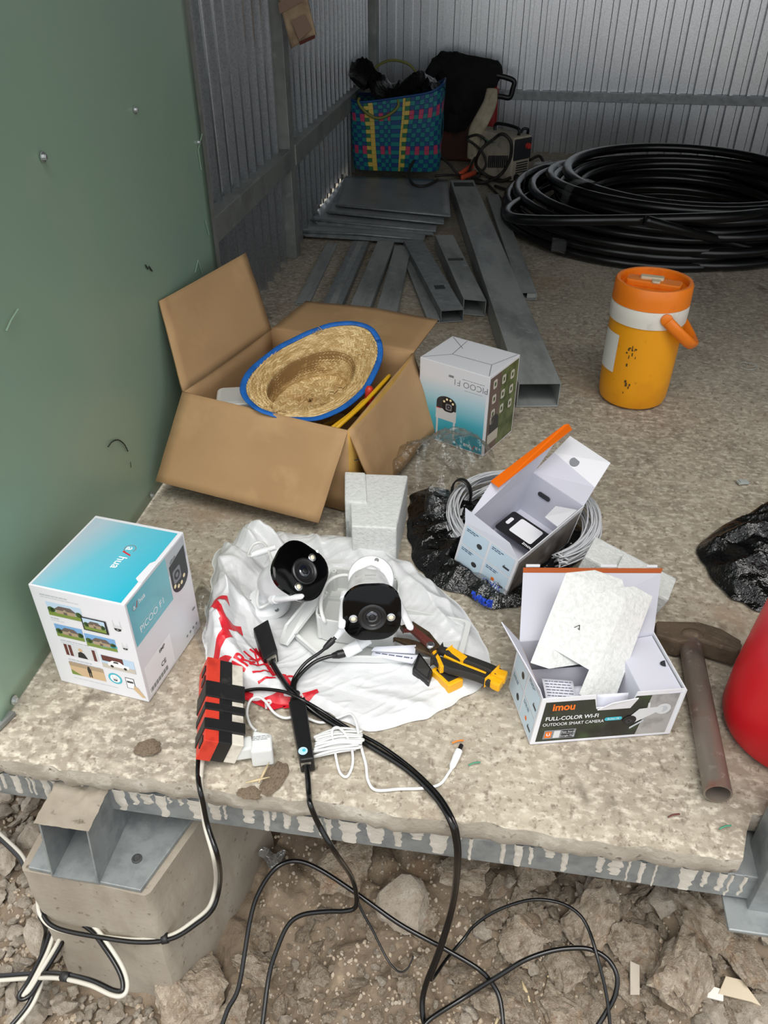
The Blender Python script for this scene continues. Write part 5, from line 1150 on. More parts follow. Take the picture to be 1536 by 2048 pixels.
mb = MB(); mb.lathe([(.0062, 0), (.0062, .003), (.0045, .0045), (0, .0045)], 14, Matrix.Translation(G(861, 1292, zt+.014))); mb.build('pivot', 'chrome', pl, world=True)
h1 = strap('handle', [(880, 1300), (900, 1308), (922, 1318), (950, 1328), (975, 1338), (1000, 1350)], [.012, .013, .014, .014, .015, .015], .013, 'tool_black', z=zt+.006, bev=.003)
strap('grip_stripe', [(898, 1302), (912, 1312), (930, 1324)], .0115, .0145, 'tool_yellow', z=zt+.006); strap('grip_tip', [(990, 1346), (1000, 1352), (1013, 1356)], .0155, .0145, 'tool_yellow', z=zt+.006, bev=.003)
h2 = strap('handle', [(868, 1318), (884, 1328), (902, 1336), (930, 1343), (958, 1352), (985, 1364)], [.012, .016, .017, .016, .015, .015], .013, 'tool_black', bev=.003)
strap('grip_stripe', [(868, 1308), (876, 1322), (884, 1340)], .006, .0145, 'tool_yellow'); strap('grip_stripe', [(890, 1316), (925, 1334), (972, 1352)], .005, .0142, 'tool_yellow'); strap('grip_tip', [(978, 1358), (990, 1366), (1003, 1372)], .0155, .0145, 'tool_yellow', bev=.003)

# ================================================================ drinks jugs
mat('jug_yellow', (236, 158, 14), .42, var=[((214, 138, 12), 6, .5, .75, 4), ((180, 116, 16), 50, .66, .8, 3)]); mat('jug_orange', (238, 126, 22), .42, var=[((214, 104, 20), 18, .55, .75)]); mat('jug_band', (222, 218, 208), .5, var=[((190, 184, 172), 22, .55, .75)])
mat('jug_red', (206, 22, 34), .38, var=[((176, 18, 30), 8, .55, .78, 5)]); mat('jug_white', (226, 224, 216), .45); mat('scuff_dark', (84, 62, 22), .8); mat('beige_plastic', (206, 192, 164), .5)
jc = Vector((.330, 1.778, 0))
jug = thing('drinks_jug', 'yellow insulated jug with orange screw lid and white collar', 'jug', jc)
def lath(name, prof, m, par, n=48, mx=None): mb = MB(); mb.lathe(prof, n, mx); return mb.build(name, m, par, smooth=True, auto=35)
lath('body', [(0, 0), (.066, 0), (.074, .006), (.0775, .018), (.0795, .05), (.0805, .12), (.0810, .205), (.0780, .208)], 'jug_yellow', jug)
lath('collar', [(.079, .200), (.0835, .202), (.0842, .218), (.0842, .238), (.082, .242)], 'jug_band', jug)
lid = lath('lid', [(.080, .240), (.0842, .2415), (.0838, .262), (.0832, .282), (.0805, .2865), (.0745, .2865), (.0725, .2845), (.0715, .272), (0, .272)], 'jug_orange', jug)
mb = MB(); mb.prism(rrect(.118, .038, .008), .271, .2845, Matrix.Rotation(R(-18), 4, 'Z')); mb.build('lid_grip', 'jug_orange', lid, bevel=.004, seg=3)
mb = MB(); mb.prism(rrect(.050, .018, .005), .283, .2905, Matrix.Rotation(R(-12), 4, 'Z') @ Matrix.Translation((-.006, .006, 0))); mb.prism(rrect(.018, .022, .005), .283, .288, Matrix.Rotation(R(-12), 4, 'Z') @ Matrix.Translation((.004, -.010, 0))); mb.build('spout_cap', 'beige_plastic', lid, bevel=.002)
hp = spline([(.028, -.086, .225), (.052, -.088, .205), (.088, -.070, .172), (.106, -.030, .152), (.109, 0, .148), (.106, .030, .152), (.088, .070, .172), (.052, .088, .205), (.028, .086, .225)], 8)
mb = MB(); mb.tube(hp, .0098, 10, flat=(1.3, .65)); hd = mb.build('handle', 'jug_orange', jug, smooth=True)
for s_ in (-1, 1):
    mb = MB(); mb.lathe([(.013, 0), (.013, .004), (.010, .006), (0, .006)], 16, frame((.026, s_*.083, .228), (1, 0, 0), (0, 0, 1)) if s_ < 0 else frame((.026, s_*.083, .228), (-1, 0, 0), (0, 0, 1))); mb.build('pivot', 'jug_orange', hd, smooth=True, auto=40)
def patch(name, a0, a1, z0, z1, m, r=.0822, par=None, seed=None):
    mb = MB(); mb.grid(lambda u, v: Vector((r*math.cos(R(lerp(a0, a1, u))), r*math.sin(R(lerp(a0, a1, u))), lerp(z0, z1, v))), 9, 7); return mb.build(name, m, par or jug, smooth=True)
patch('sticker', 182, 222, .085, .175, 'jug_white')
rn = random.Random(12)
for k in range(16):
    a, z = (rn.gauss(244, 4), rn.gauss(.135, .02)) if k < 11 else (rn.gauss(247, 3), rn.gauss(.06, .012)); w_ = rn.uniform(1, 4); patch('scuff', a, a+w_, z, z+rn.uniform(.003, .009), 'scuff_dark', .0812)
jr = Vector((.456, .800, 0)); jug2 = thing('drinks_jug', 'red insulated jug with white lid cut by the right edge of the picture', 'jug', jr)
lath('body', [(0, 0), (.082, 0), (.092, .006), (.097, .02), (.0965, .08), (.088, .19), (.085, .218), (.082, .224)], 'jug_red', jug2)
l2 = lath('lid', [(.083, .222), (.084, .230), (.081, .236), (.072, .236), (.069, .230), (0, .230)], 'jug_white', jug2)
mb = MB(); mb.prism(rrect(.12, .045, .02), .229, .245, Matrix.Rotation(R(12), 4, 'Z')); mb.build('lid_grip', 'jug_red', l2, bevel=.004, seg=3)
mb = MB(); mb.tube(spline([(-.03, .096, .20), (-.06, .10, .27), (-.02, .104, .33), (.04, .10, .31), (.06, .096, .20)], 8), .009, 10); mb.build('handle', 'jug_red', jug2, smooth=True)
# ================================================================ club hammer with a pipe handle
mat('rusty_steel', (128, 118, 108), .42, .35, var=[((134, 92, 78), 24, .52, .74, 5), ((92, 84, 78), 14, .5, .7), ((164, 156, 146), 70, .62, .75, 3)], bump=[(80, .3, .002, 4)])
mat('rusty_head', (104, 90, 74), .7, .2, var=[((76, 62, 50), 30, .45, .7, 5), ((132, 118, 100), 60, .58, .74)], bump=[(60, .5, .003, 5)])
hm = thing('hammer', 'rusty hammer with a steel pipe handle lying right of the green-fronted carton', 'hammer', G(1420, 1400))
a, b = G(1378, 1275, .020), G(1436, 1588, .0185); mb = MB(); dd = (b-a).normalized(); sd = dd.cross(Vector((0, 0, 1))).normalized(); upv = sd.cross(dd)
n = 24; vs = []
for P, r in ((a, .0185), (lerp(a, b, .12), .0165), (b, .0175), (b, .0152), (lerp(b, a, .3), .0150)):
    vs += [P+sd*(r*math.cos(2*PI*k/n))+upv*(r*math.sin(2*PI*k/n)) for k in range(n)]
mb.add(vs, [(i*n+k, i*n+(k+1) % n, (i+1)*n+(k+1) % n, (i+1)*n+k) for i in range(4) for k in range(n)]+[tuple(range(n)), tuple(4*n+k for k in range(n))]); mb.build('pipe_handle', 'rusty_steel', hm, smooth=True, world=True, auto=40)
pts = [(1312, 1241), (1398, 1243), (1442, 1256), (1484, 1281), (1477, 1303), (1440, 1292), (1402, 1280), (1360, 1284), (1312, 1270)]
t_ = [G(x, y, .036) for x, y in pts]; mb = MB(); mb.prism_rings([Vector((p.x, p.y, .004)) for p in t_], t_); mb.build('head', 'rusty_head', hm, world=True, bevel=.004)
mb = MB(); t_ = [G(x, y, .0365) for x, y in [(1404, 1252), (1486, 1288), (1480, 1300), (1410, 1268)]]; mb.prism_rings([p-Vector((0, 0, .02)) for p in t_], t_); mb.build('claw', 'rusty_head', hm, world=True, bevel=.003)
mb = MB(); mb.lathe([(.022, -.004), (.024, .004), (.020, .012)], 18, frame(a, sd, upv) @ Matrix.Translation((0, 0, -.012))); mb.build('weld_collar', 'rusty_head', hm, world=True, smooth=True)
# ================================================================ black bag at the right, small litter
def hbk(x, y, s, a): return .003+.05*(1-s**2.2)*(.75+.35*crease(x, y, 9, 3))+.022*crease(x, y, 15, 6)*(1-s**4)+.010*crease(x, y, 32, 8)*(1-s**5)
bf_ = Film([(1394, 1102), (1420, 1072), (1480, 1040), (1536, 1012), (1600, 1005), (1660, 1060), (1650, 1160), (1590, 1225), (1520, 1225), (1478, 1205), (1440, 1180), (1412, 1140)], hbk, 50, 170, .008)
tag(bf_.mb().build('plastic_bag', 'black_bag', smooth=True), 'crumpled black plastic bag on the floor behind the red jug', 'bag')
mat('litter_clear', (170, 176, 172), .3); mat('wire_green', (70, 140, 110), .5)
p = G(1485, 966, .002); o = thing('plastic_scrap', 'tiny pale plastic scrap on bare floor behind the black bag', 'scrap', p, .3); mb = MB(); mb.box((0, 0, .002), (.022, .012, .004)); mb.build('strip', 'litter_clear', o, bevel=.0008); mb = MB(); mb.box((-.004, 0, .005), (.008, .010, .003)); mb.build('block', 'litter_clear', o, bevel=.0006)
p = G(1496, 732, .003); mb = MB(); mb.tube([p+Vector((.021*math.cos(2*PI*k/24), .021*math.sin(2*PI*k/24), .001*math.sin(k))) for k in range(26)], .0009, 5); tag(mb.build('wire_ring', 'litter_clear', smooth=True), 'thin pale ring lying on the floor right of the yellow jug', 'ring')
for px, py, c_, lab in ((948, 1528, 'wire_green', 'tiny green wire clipping near the white barrel plug'), (1450, 1655, 'wire_green', 'tiny green thread near the right end of the slab edge'), (1347, 1632, 'ink_brown', 'brown sliver lying on the slab below the pipe handle'), (915, 1484, 'jug_orange', 'short orange sliver above the white barrel plug')):
    p = G(px, py, .003); mb = MB(); mb.tube(spline([p+Vector((-.007, -.003, 0)), p+Vector((0, .001, .001)), p+Vector((.008, .004, 0))], 5), .0012, 5); tag(mb.build('clipping', c_, smooth=True), lab, 'scrap')
for px, py in ((530, 1555), (535, 1570), (1160, 1500)):
    pass
# ================================================================ steel sections and sheets at the back
def rect_tube(label, A, B, wd, ht, m='galvanised_dark', wall=.002, z0=.0, name='steel_tube', group='steel sections lying on the floor', solid_end=False, opend=0.):
    """hollow rectangular tube; A, B: pixels of the centre line of its top at near and far end"""
    a, b = G(*A, z0+ht), G(*B, z0+ht); d = (b-a); d.z = 0; L_ = d.length; d.normalize(); t = thing(name, label, 'steel tube', (a.x, a.y, z0), math.atan2(d.y, d.x)-PI/2, group)
    o_ = [(-wd/2, 0, .0005), (wd/2, 0, .0005), (wd/2, 0, ht), (-wd/2, 0, ht)]; i_ = [(-wd/2+wall, 0, wall), (wd/2-wall, 0, wall), (wd/2-wall, 0, ht-wall), (-wd/2+wall, 0, ht-wall)]
    sk = lambda x: x*opend
    mb = MB(); V = lambda q, y: Vector((q[0], y+(sk(q[0]) if y == 0 else 0), q[2]))
    mb.v = [V(q, 0) for q in o_]+[V(q, L_) for q in o_]+[V(q, 0) for q in i_]+[V(q, L_) for q in i_]
    for k in range(4):
        j = (k+1) % 4; mb.f += [[k, j, 4+j, 4+k], [8+k, 8+j, 12+j, 12+k], [k, j, 8+j, 8+k], [4+k, 4+j, 12+j, 12+k]]; mb.m += [0]*4
    mb.build('section', m, t, bevel=.0008 if wd < .03 else .0015, seg=2)
    return t, L_
mat('weld_dark', (58, 60, 60), .6)
t, L_ = rect_tube('widest steel tube, with its open end beside the upside-down camera carton', (1080, 767), (924, 360), .098, .060); mb = MB(); mb.box((0, L_*.96, .0605), (.08, .06, .0012)); mb.build('stain', 'weld_dark', t)
t, L_ = rect_tube('flat narrow steel channel right of the widest tube', (1057, 585), (985, 388), .050, .022); mb = MB(); mb.box((.012, .004, .011), (.03, .004, .014)); mb.build('end_lip', 'galvanised_dark', t)
t, L_ = rect_tube('short steel tube with open dark end, left of the widest tube', (950, 600), (888, 470), .062, .046, opend=-.35); mb = MB(); mb.box((0, .35, .0465), (.05, .02, .001)); mb.build('stain', 'weld_dark', t)
t, L_ = rect_tube('shiny steel tube with open end behind the cardboard flap', (905, 620), (826, 480), .066, .036, 'galvanised'); mb = MB(); mb.box((0, .18, .0365), (.03, .03, .001)); mb.build('stain', 'weld_dark', t)
for lab, A, B, wd, ht in (('thin steel strip between two tubes, nearest the shiny one', (868, 640), (806, 490), .034, .010), ('steel channel lying next to the thin strip, under the sheet stack', (772, 628), (806, 492), .058, .022), ('steel channel second from the left under the sheet stack', (718, 618), (772, 482), .058, .026), ('bluish steel channel third in the fan under the sheet stack', (665, 608), (722, 482), .056, .020), ('leftmost flat steel strip beside the left post', (605, 606), (664, 486), .040, .006)):
    t, L_ = rect_tube(lab, A, B, wd, ht, 'galvanised' if 'bluish' in lab else 'galvanised_dark'); mb = MB(); mb.box((0, L_*.5, ht+.0005), (wd*.35, L_*.98, .001)); mb.build('raised_seam', 'galvanised_dark', t)
mat('sheet_steel', (150, 154, 156), .40, .3, var=[((128, 132, 135), 8, .45, .7, 5), ((168, 172, 174), 30, .58, .76, 3)])
sh = [((596, 464, .022), (848, 480, .022), (886, 366, .022), (690, 358, .022)), ((622, 440, .034), (872, 463, .034), (890, 364, .034), (688, 356, .034)), ((655, 425, .042), (888, 448, .042), (893, 362, .042), (690, 354, .042)), ((672, 411, .050), (901, 433, .050), (896, 360, .050), (692, 352, .050))]
for k, (a, b, c, d) in enumerate(sh):
    a, b, c, d = [G(*q) for q in (a, b, c, d)]; t = thing('metal_sheet', ('lowest and largest', 'second from below', 'third from below', 'topmost')[k]+' of the grey metal sheets stacked under the woven bag', 'metal sheet', (a.x, a.y, a.z), 0, 'stack of grey metal sheets')
    mb = MB(); mb.grid(lambda u, v: lerp(lerp(a, b, u), lerp(d, c, u), v)+Vector((0, 0, .0015*nse((u*3, v*3, k), 1)+(.006*math.sin(PI*u)*(1-v)**6 if k == 0 else 0))), 16, 12); mb.build('sheet', 'sheet_steel', t, world=True, smooth=True, solid=.001)
    mb = MB(); mb.tube([a+Vector((0, -.002, .002)), lerp(a, b, .5)+Vector((0, -.002, .002+(.006 if k == 0 else 0))), b+Vector((0, -.002, .002))], .0075, 8, flat=(.6, 1)); mb.build('rolled_edge', 'galvanised', t, world=True, smooth=True)
    if k < 2: mb = MB(); mb.prism_rings([lerp(a, b, .02), lerp(a, b, .97), lerp(a, b, .99)+Vector((0, -.014, -.010)), lerp(a, b, .06)+Vector((0, -.014, -.010))], [p+Vector((0, 0, .001)) for p in (lerp(a, b, .02), lerp(a, b, .97), lerp(a, b, .99)+Vector((0, -.014, -.010)), lerp(a, b, .06)+Vector((0, -.014, -.010)))]); mb.build('folded_lip', 'galvanised', t, world=True)
# ================================================================ coil of black pipe
mat('hose_black', (13, 13, 14), .26, spec=.5); mat('tape_clear', (120, 122, 120), .3, alpha=.22, bump=[(80, .5, .003)])
def ring_path(turns, per=44):
    out = []
    for k, (cx, cy, r, z, tx, ty) in enumerate(turns):
        nx_ = turns[min(k+1, len(turns)-1)]
        for q in range(per):
            t = q/per; e = t*t*(3-2*t); a = 2*PI*t+R(-100)
            X, Y, RR, Z = lerp(cx, nx_[0], e), lerp(cy, nx_[1], e), lerp(r, nx_[2], e), lerp(z, nx_[3], e)
            TX, TY = lerp(tx, nx_[4], e), lerp(ty, nx_[5], e)
            out.append(Vector((X+RR*math.cos(a), Y+RR*math.sin(a), Z+TX*math.cos(a)+TY*math.sin(a))))
    return out
rn = random.Random(21); turns = []
for k in range(7): turns.append((.63+rn.uniform(-.012, .012), 3.17+rn.uniform(-.01, .01), (.468 if k % 2 == 0 else .440)+rn.uniform(-.006, .006), .017+.023*k, rn.uniform(-.003, .006), rn.uniform(-.003, .003)))
for k in range(7): turns.append((.64+rn.uniform(-.012, .012), 3.17+rn.uniform(-.01, .01), (.412 if k % 2 == 0 else .386)+rn.uniform(-.006, .006), .155-.023*k, rn.uniform(-.003, .004), rn.uniform(-.002, .004)))
for k in range(3): turns.append((.64, 3.18, .350+rn.uniform(-.006, .006), .03+.040*k, .004, .004))
for k, (cx, r, z) in enumerate(((.55, .50, .130), (.52, .50, .105), (.505, .515, .075), (.495, .510, .048), (.50, .515, .018), (.62, .455, .182), (.63, .425, .186))): turns.append((cx, 3.20, r, z, -.010 if k < 5 else 0, .004))
hose = thing('pipe_coil', 'large coil of glossy black plastic pipe on the floor by the back wall', 'pipe', (.6, 3.18, 0))
P = ring_path(turns); mb = MB(); mb.tube(P, .0165, 10); mb.build('loops', 'hose_black', hose, smooth=True, world=True)
e0 = G(1230, 325, .06); mb = MB(); mb.tube(spline([e0, G(1180, 342, .07), G(1110, 368, .085), G(1060, 392, .10), G(1020, 415, .12), G(1018, 432, .13), G(1060, 440, .145), G(1180, 441, .165), G(1350, 438, .18), G(1480, 432, .18), G(1600, 415, .16)], 8), .0165, 10); mb.build('outer_loop', 'hose_black', hose, smooth=True, world=True)
mb = MB(); mb.tube(spline([G(1290, 440, .19), G(1370, 462, .15), G(1440, 480, .10), G(1536, 508, .05), G(1620, 535, .02)], 8), .0150, 10); mb.build('free_end', 'hose_black', hose, smooth=True, world=True)
def wrap(ang, r0, r1, z0, z1, cx=.63, cy=3.17, wd=.05, m='tape_clear'):
    mb = MB(); c_ = (r0+r1)/2, (z0+z1)/2; hw, hh = (r1-r0)/2, (z1-z0)/2; rad = Vector((math.cos(ang), math.sin(ang), 0)); tg = Vector((-math.sin(ang), math.cos(ang), 0)); o_ = Vector((cx, cy, 0))
    mb.grid(lambda u, v: o_+rad*(c_[0]+hw*math.copysign(abs(math.cos(2*PI*u))**.6, math.cos(2*PI*u)))+Vector((0, 0, c_[1]+hh*math.copysign(abs(math.sin(2*PI*u))**.6, math.sin(2*PI*u))))+tg*((v-.5)*wd), 28, 4, closed_u=True); mb.build('tape_wrap', m, hose, smooth=True, world=True)
wrap(R(-152), .36, .50, -.0, .205); wrap(R(-20), .36, .50, .0, .200); wrap(R(172), .38, .535, .0, .20, .58)
p = G(1116, 503, .022); mb = MB(); mb.grid(lambda u, v: p+Vector((.045*(v-.5), -.02*(v-.5)+.024*math.cos(2*PI*u), .020+.022*math.sin(2*PI*u)+.004*nse((u*9, v*5, 0), 2))), 24, 8, closed_u=True); mb.build('tape_wrap', 'tape_clear', hose, smooth=True, world=True)
# ================================================================ woven carrier bag with black liner
for nm, c_ in dict(weave_teal=(22, 124, 122), weave_blue=(24, 66, 118), weave_yellow=(206, 178, 84), weave_pink=(186, 62, 96), weave_green=(38, 108, 70)).items(): mat(nm, c_, .5)
mat('olive_tube', (112, 116, 50), .5)
bb = thing('woven_bag', 'teal and blue woven carrier bag with yellow stripes and pink bands, black liner showing', 'bag', (-.508, 3.745, .052), R(2))
def bagp(u, v):
    a = 2*PI*u; hw, hd = .188+.010*v, .088+.018*v; n_ = .42-.10*v
    c_, s_ = math.cos(a), math.sin(a)
    x = hw*math.copysign(abs(c_)**n_, c_); y = hd*math.copysign(abs(s_)**n_, s_)
    z = .300*v+.012*math.cos(2*a)*v*v+.028*v*v*(x/.19)
    return Vector((x+.006*nse((u*6, v*3, 0), 1), y-.008*math.sin(PI*v)*(1 if s_ < 0 else -1), z))
NC, NR = 56, 17; mb = MB()
tab = [0.]
for k in range(800): tab.append(tab[-1]+(bagp((k+1)/800, .5)-bagp(k/800, .5)).length)
def au(t):
    t = (t % 1.)*tab[-1]; k = next(i for i in range(800) if tab[i+1] >= t); return (k+(t-tab[k])/(tab[k+1]-tab[k]))/800
AU = [au(i/NC) for i in range(NC)]+[1.]
for i in range(NC):
    for j in range(NR):
        a, b, c_, d = bagp(AU[i], j/NR), bagp(AU[i+1], j/NR), bagp(AU[i+1], (j+1)/NR), bagp(AU[i], (j+1)/NR)
        n_ = (b-a).cross(d-a).normalized(); m_ = (a+b+c_+d)/4
        if n_.dot(Vector((m_.x, m_.y*3, 0))) < 0: n_ = -n_
        k = (i+j) % 2; col = 1 if k else 0
        yl = i in (36, 37, 43, 44); pk = j in (4, 5, 12, 13)
        if yl: col = 2 if (k or i % 2) else 4
        elif pk and k == (j % 2 == 0): col = 3
        q = [lerp(p, m_, .10)+n_*.0016 for p in (a, b, c_, d)]; o_ = len(mb.v)
        mb.v += [a, b, c_, d]+q; fs = [(4, 5, 6, 7), (0, 1, 5, 4), (1, 2, 6, 5), (2, 3, 7, 6), (3, 0, 4, 7)]
        for f_ in fs: mb.f.append([o_+x for x in f_]); mb.m.append(col)
wv = mb.build('woven_strips', ['weave_teal', 'weave_blue', 'weave_yellow', 'weave_pink', 'weave_green'], bb); wv['kind'] = 'stuff'
mb = MB(); mb.tube([bagp(k/66, 1.0) for k in range(67)], .005, 6, flat=(1.4, .7)); mb.build('rim', 'weave_blue', bb, smooth=True)
mb = MB(); mb.prism([(p.x, p.y) for p in (bagp(k/40, 0) for k in range(40))], .0, .004); mb.build('bottom', 'weave_teal', bb)
mb = MB(); mb.tube(spline([(-.150, -.098, .285), (-.152, -.112, .270), (-.120, -.118, .235), (-.068, -.120, .215), (-.018, -.118, .232), (.014, -.112, .262), (.008, -.100, .290)], 8), .0060, 8); mb.build('handle', 'olive_tube', bb, smooth=True)
mb = MB(); mb.tube(spline([(-.13, .10, .29), (-.12, .11, .36), (-.05, .11, .40), (.03, .11, .39), (.07, .11, .35), (.08, .10, .29)], 8), .0055, 8); mb.build('handle', 'olive_tube', bb, smooth=True)
def liner(u, v):
    a = 2*PI*u; p = bagp(u, 1.0); r = 1-.96*v
    z = .292+.05*crease(p.x*r, p.y*r, 14, 2)+.045*math.sin(PI*v)*(.5+nse((p.x*r*7, p.y*r*7, 0), 1))+(.09*max(0, -p.x/.19)**2*(1-v) if p.x < 0 else .015)
    return Vector((p.x*r*1.02, p.y*r*1.03, z-.02+.01*v))
mb = MB(); mb.grid(liner, 90, 18, closed_u=True); mb.build('liner', 'black_bag', bb, smooth=True)
# ================================================================ tool under a black garment, sleeve, D-handle
mat('black_cloth', (9, 9, 11), .95, bump=[(40, .3, .005, 4)]); mat('beige_cloth', (176, 166, 142), .9, bump=[(50, .4, .006, 4)], var=[((148, 138, 116), 12, .45, .7)]); mat('tool_red', (150, 26, 24), .45); mat('tool_brown', (72, 42, 30), .7, var=[((110, 52, 30), 10, .5, .7)])
YM = 4.16
tl_ = thing('power_tool', 'dark red machine with a black D-handle standing under the black garment', 'machine', GY(930, 320, YM))
mb = MB(); c_ = GY(915, 290, YM); mb.box((c_.x, YM+.04, .115), (.17, .15, .23)); mb.build('housing', 'tool_brown', tl_, world=True, bevel=.015, seg=3)
c_ = GY(986, 222, YM); mb = MB(); mb.box((c_.x-.03, YM+.03, .20), (.10, .10, .24)); mb.build('casing', 'tool_red', tl_, world=True, bevel=.02, seg=3)
c_ = GY(984, 262, YM); mb = MB(); mb.box((c_.x, YM+.01, .09), (.06, .08, .12)); mb.build('motor', 'black_plastic', tl_, world=True, bevel=.01)
mb = MB(); mb.tube(spline([GY(988, 150, YM-.02), GY(1012, 155, YM-.02), GY(1028, 163, YM-.02), GY(1025, 180, YM-.02), GY(1019, 195, YM-.02), GY(1002, 193, YM-.02), GY(986, 192, YM-.02)], 8), .0115, 8, flat=(1, .8)); mb.build('handle', 'black_plastic', tl_, smooth=True, world=True)
cl = thing('garment', 'black garment draped over the machine beside the woven bag', 'clothing', GY(920, 310, YM))
prof = [(108, 880, 905), (116, 872, 940), (124, 860, 995), (136, 856, 1003), (150, 866, 1004), (165, 869, 998), (190, 870, 988), (215, 872, 972), (228, 873, 960), (240, 874, 950), (250, 876, 942), (258, 880, 936)]
def gar(u, v):
    k = v*(len(prof)-1); i = min(int(k), len(prof)-2); t = k-i; py, l_, r_ = [lerp(prof[i][q], prof[i+1][q], t) for q in range(3)]
    A_, B_ = GY(l_, py, YM-.02), GY(r_, py, YM-.02); c_ = (A_+B_)/2; hw = (B_-A_).length/2; a = 2*PI*u; dp = min(.13, .03+.22*v) if v < .6 else .13
    return Vector((c_.x+hw*math.cos(a)*(1+.06*nse((math.cos(a)*2, math.sin(a)*2, v*5), 1.5)), YM+.03+dp*math.sin(a)*(1+.25*nse((math.cos(a)*2, math.sin(a)*2, v*6), 2)), c_.z+.012*nse((math.cos(a)*3, math.sin(a)*3, v*4), 2)))
mb = MB(); mb.grid(gar, 64, 34, closed_u=True); mb.f.append([k for k in range(64)]); mb.m.append(0); mb.build('body', 'black_cloth', cl, smooth=True, world=True)
mb = MB(); mb.tube(spline([GY(872, 132, YM-.06), GY(862, 145, YM-.08), GY(854, 160, YM-.085), GY(850, 168, YM-.085)], 6), [.030, .029, .028, .027, .026, .026, .025, .025, .024, .024, .023, .023, .022, .022, .022, .022, .022, .020, .012], 10); mb.build('sleeve', 'black_cloth', cl, smooth=True, world=True)
mb = MB(); mb.tube(spline([GY(914, 125, YM), GY(916, 112, YM), GY(919, 106, YM)], 4), [.03, .03, .028, .026, .024, .022, .020, .016, .01], 8); mb.build('collar', 'black_cloth', cl, smooth=True, world=True)
sl = thing('cloth_strip', 'beige cloth trouser leg hanging down over the machine', 'clothing', GY(955, 300, 3.98))
mb = MB(); P = spline([GY(984, 178, 3.96), GY(980, 205, 3.93), GY(966, 235, 3.90), GY(952, 262, 3.89), GY(947, 290, 3.89), GY(942, 318, 3.90)], 6); mb.tube(P, [.024+.014*math.sin(PI*min(1, k/len(P)))-.006*k/len(P) for k in range(len(P))], 12, flat=(.4, 1)); mb.build('leg', 'beige_cloth', sl, smooth=True, world=True)
mb = MB(); mb.tube([P[k]+Vector((.004*math.sin(k), -.012, 0)) for k in range(2, len(P)-2)], .0035, 6); mb.build('seam', 'beige_cloth', sl, smooth=True, world=True)
sl = thing('cloth_bundle', 'bit of beige cloth peeking between woven bag and black garment', 'clothing', GY(852, 200, 3.98))
mb = MB(); P = spline([GY(836, 196, 3.96), GY(850, 186, 3.97), GY(866, 182, 4.0), GY(876, 200, 4.02), GY(874, 225, 4.03)], 6); mb.tube(P, .022, 10, flat=(.6, 1.)); mb.build('fold', 'beige_cloth', sl, smooth=True, world=True); mb = MB(); mb.tube([p+Vector((0, -.02, -.012)) for p in P], .010, 8); mb.build('lower_fold', 'beige_cloth', sl, smooth=True, world=True)
# ================================================================ welding machine and its leads
mat('welder_beige', (182, 173, 154), .6, var=[((146, 137, 120), 20, .5, .7, 5)], bump=[(60, .1, .002)]); mat('welder_panel', (44, 46, 50), .5); mat('knob_red', (196, 60, 52), .45); mat('welder_green', (60, 130, 90), .5)
w0, w1 = G(1020, 367), G(1055, 359); uu = (w1-w0).normalized(); vv = Vector((-uu.y, uu.x, 0)); ww = .115
we = thing('welding_machine', 'small beige welding machine with louvres and a red knob', 'welder', w0, math.atan2(uu.y, uu.x)); WL, WH = .26, .185
mb = MB(); mb.prism_rings([Vector((0, 0, .008)), Vector((ww, 0, .008)), Vector((ww, WL, .008)), Vector((0, WL, .008))], [Vector((.004, 0, WH)), Vector((ww-.004, 0, WH)), Vector((ww-.010, WL, WH)), Vector((.010, WL, WH))]); mb.build('case', 'welder_beige', we, bevel=.008, seg=3)
ff_ = frame((0, -.0005, 0), (1, 0, 0), (0, 0, 1))
mb = MB(); mb.box((ww/2, -.002, .135), (ww-.012, .008, .085)); pn_ = mb.build('front_panel', 'welder_panel', we, bevel=.003)
mb = MB(); mb.lathe([(.013, 0), (.012, .012), (0, .012)], 16, frame((ww*.72, -.006, .145), (1, 0, 0), (0, 0, 1))); mb.build('knob', 'knob_red', we, smooth=True, auto=40)
for k in range(5): mb = MB(); mb.box((ww*.55, -.001, .080-.010*k), (ww*.6, .006, .004)); mb.build('louvre', 'welder_panel', we)
for k in range(10): mb = MB(); mb.box((-.001, .030+.012*k, .085-.002*k), (.005, .005, .05)); mb.build('louvre', 'welder_panel', we)
for x_ in (.03, .085): mb = MB(); mb.lathe([(.014, 0), (.014, .010), (.010, .022), (0, .022)], 14, frame((x_, -.002, .022), (1, 0, 0), (0, 0, 1))); mb.build('output_socket', 'black_rubber', we, smooth=True, auto=40)
mb = MB(); mb.tube(spline([(-.0015, .20, .150), (-.0015, .17, .156), (-.0015, .14, .146), (-.0015, .11, .152)], 6), .0045, 6, flat=(.3, 1)); mb.build('green_swoosh', 'welder_green', we, smooth=True)
mb = MB(); mb.tube(spline([(ww*.5, .03, WH-.004), (ww*.5, .035, WH+.026), (ww*.5, .16, WH+.028), (ww*.5, .17, WH-.004)], 6), .007, 8); mb.build('carry_handle', 'black_rubber', we, smooth=True)
mb = MB(); mb.tube(spline([(ww*.9, .06, WH-.004), (ww*.95, .05, WH+.016), (ww*1.1, .04, WH+.014), (ww*1.2, .05, WH-.006)], 6), .006, 8); mb.build('strap_hook', 'black_rubber', we, smooth=True)
mat('welder_lead', (40, 38, 35), .6)
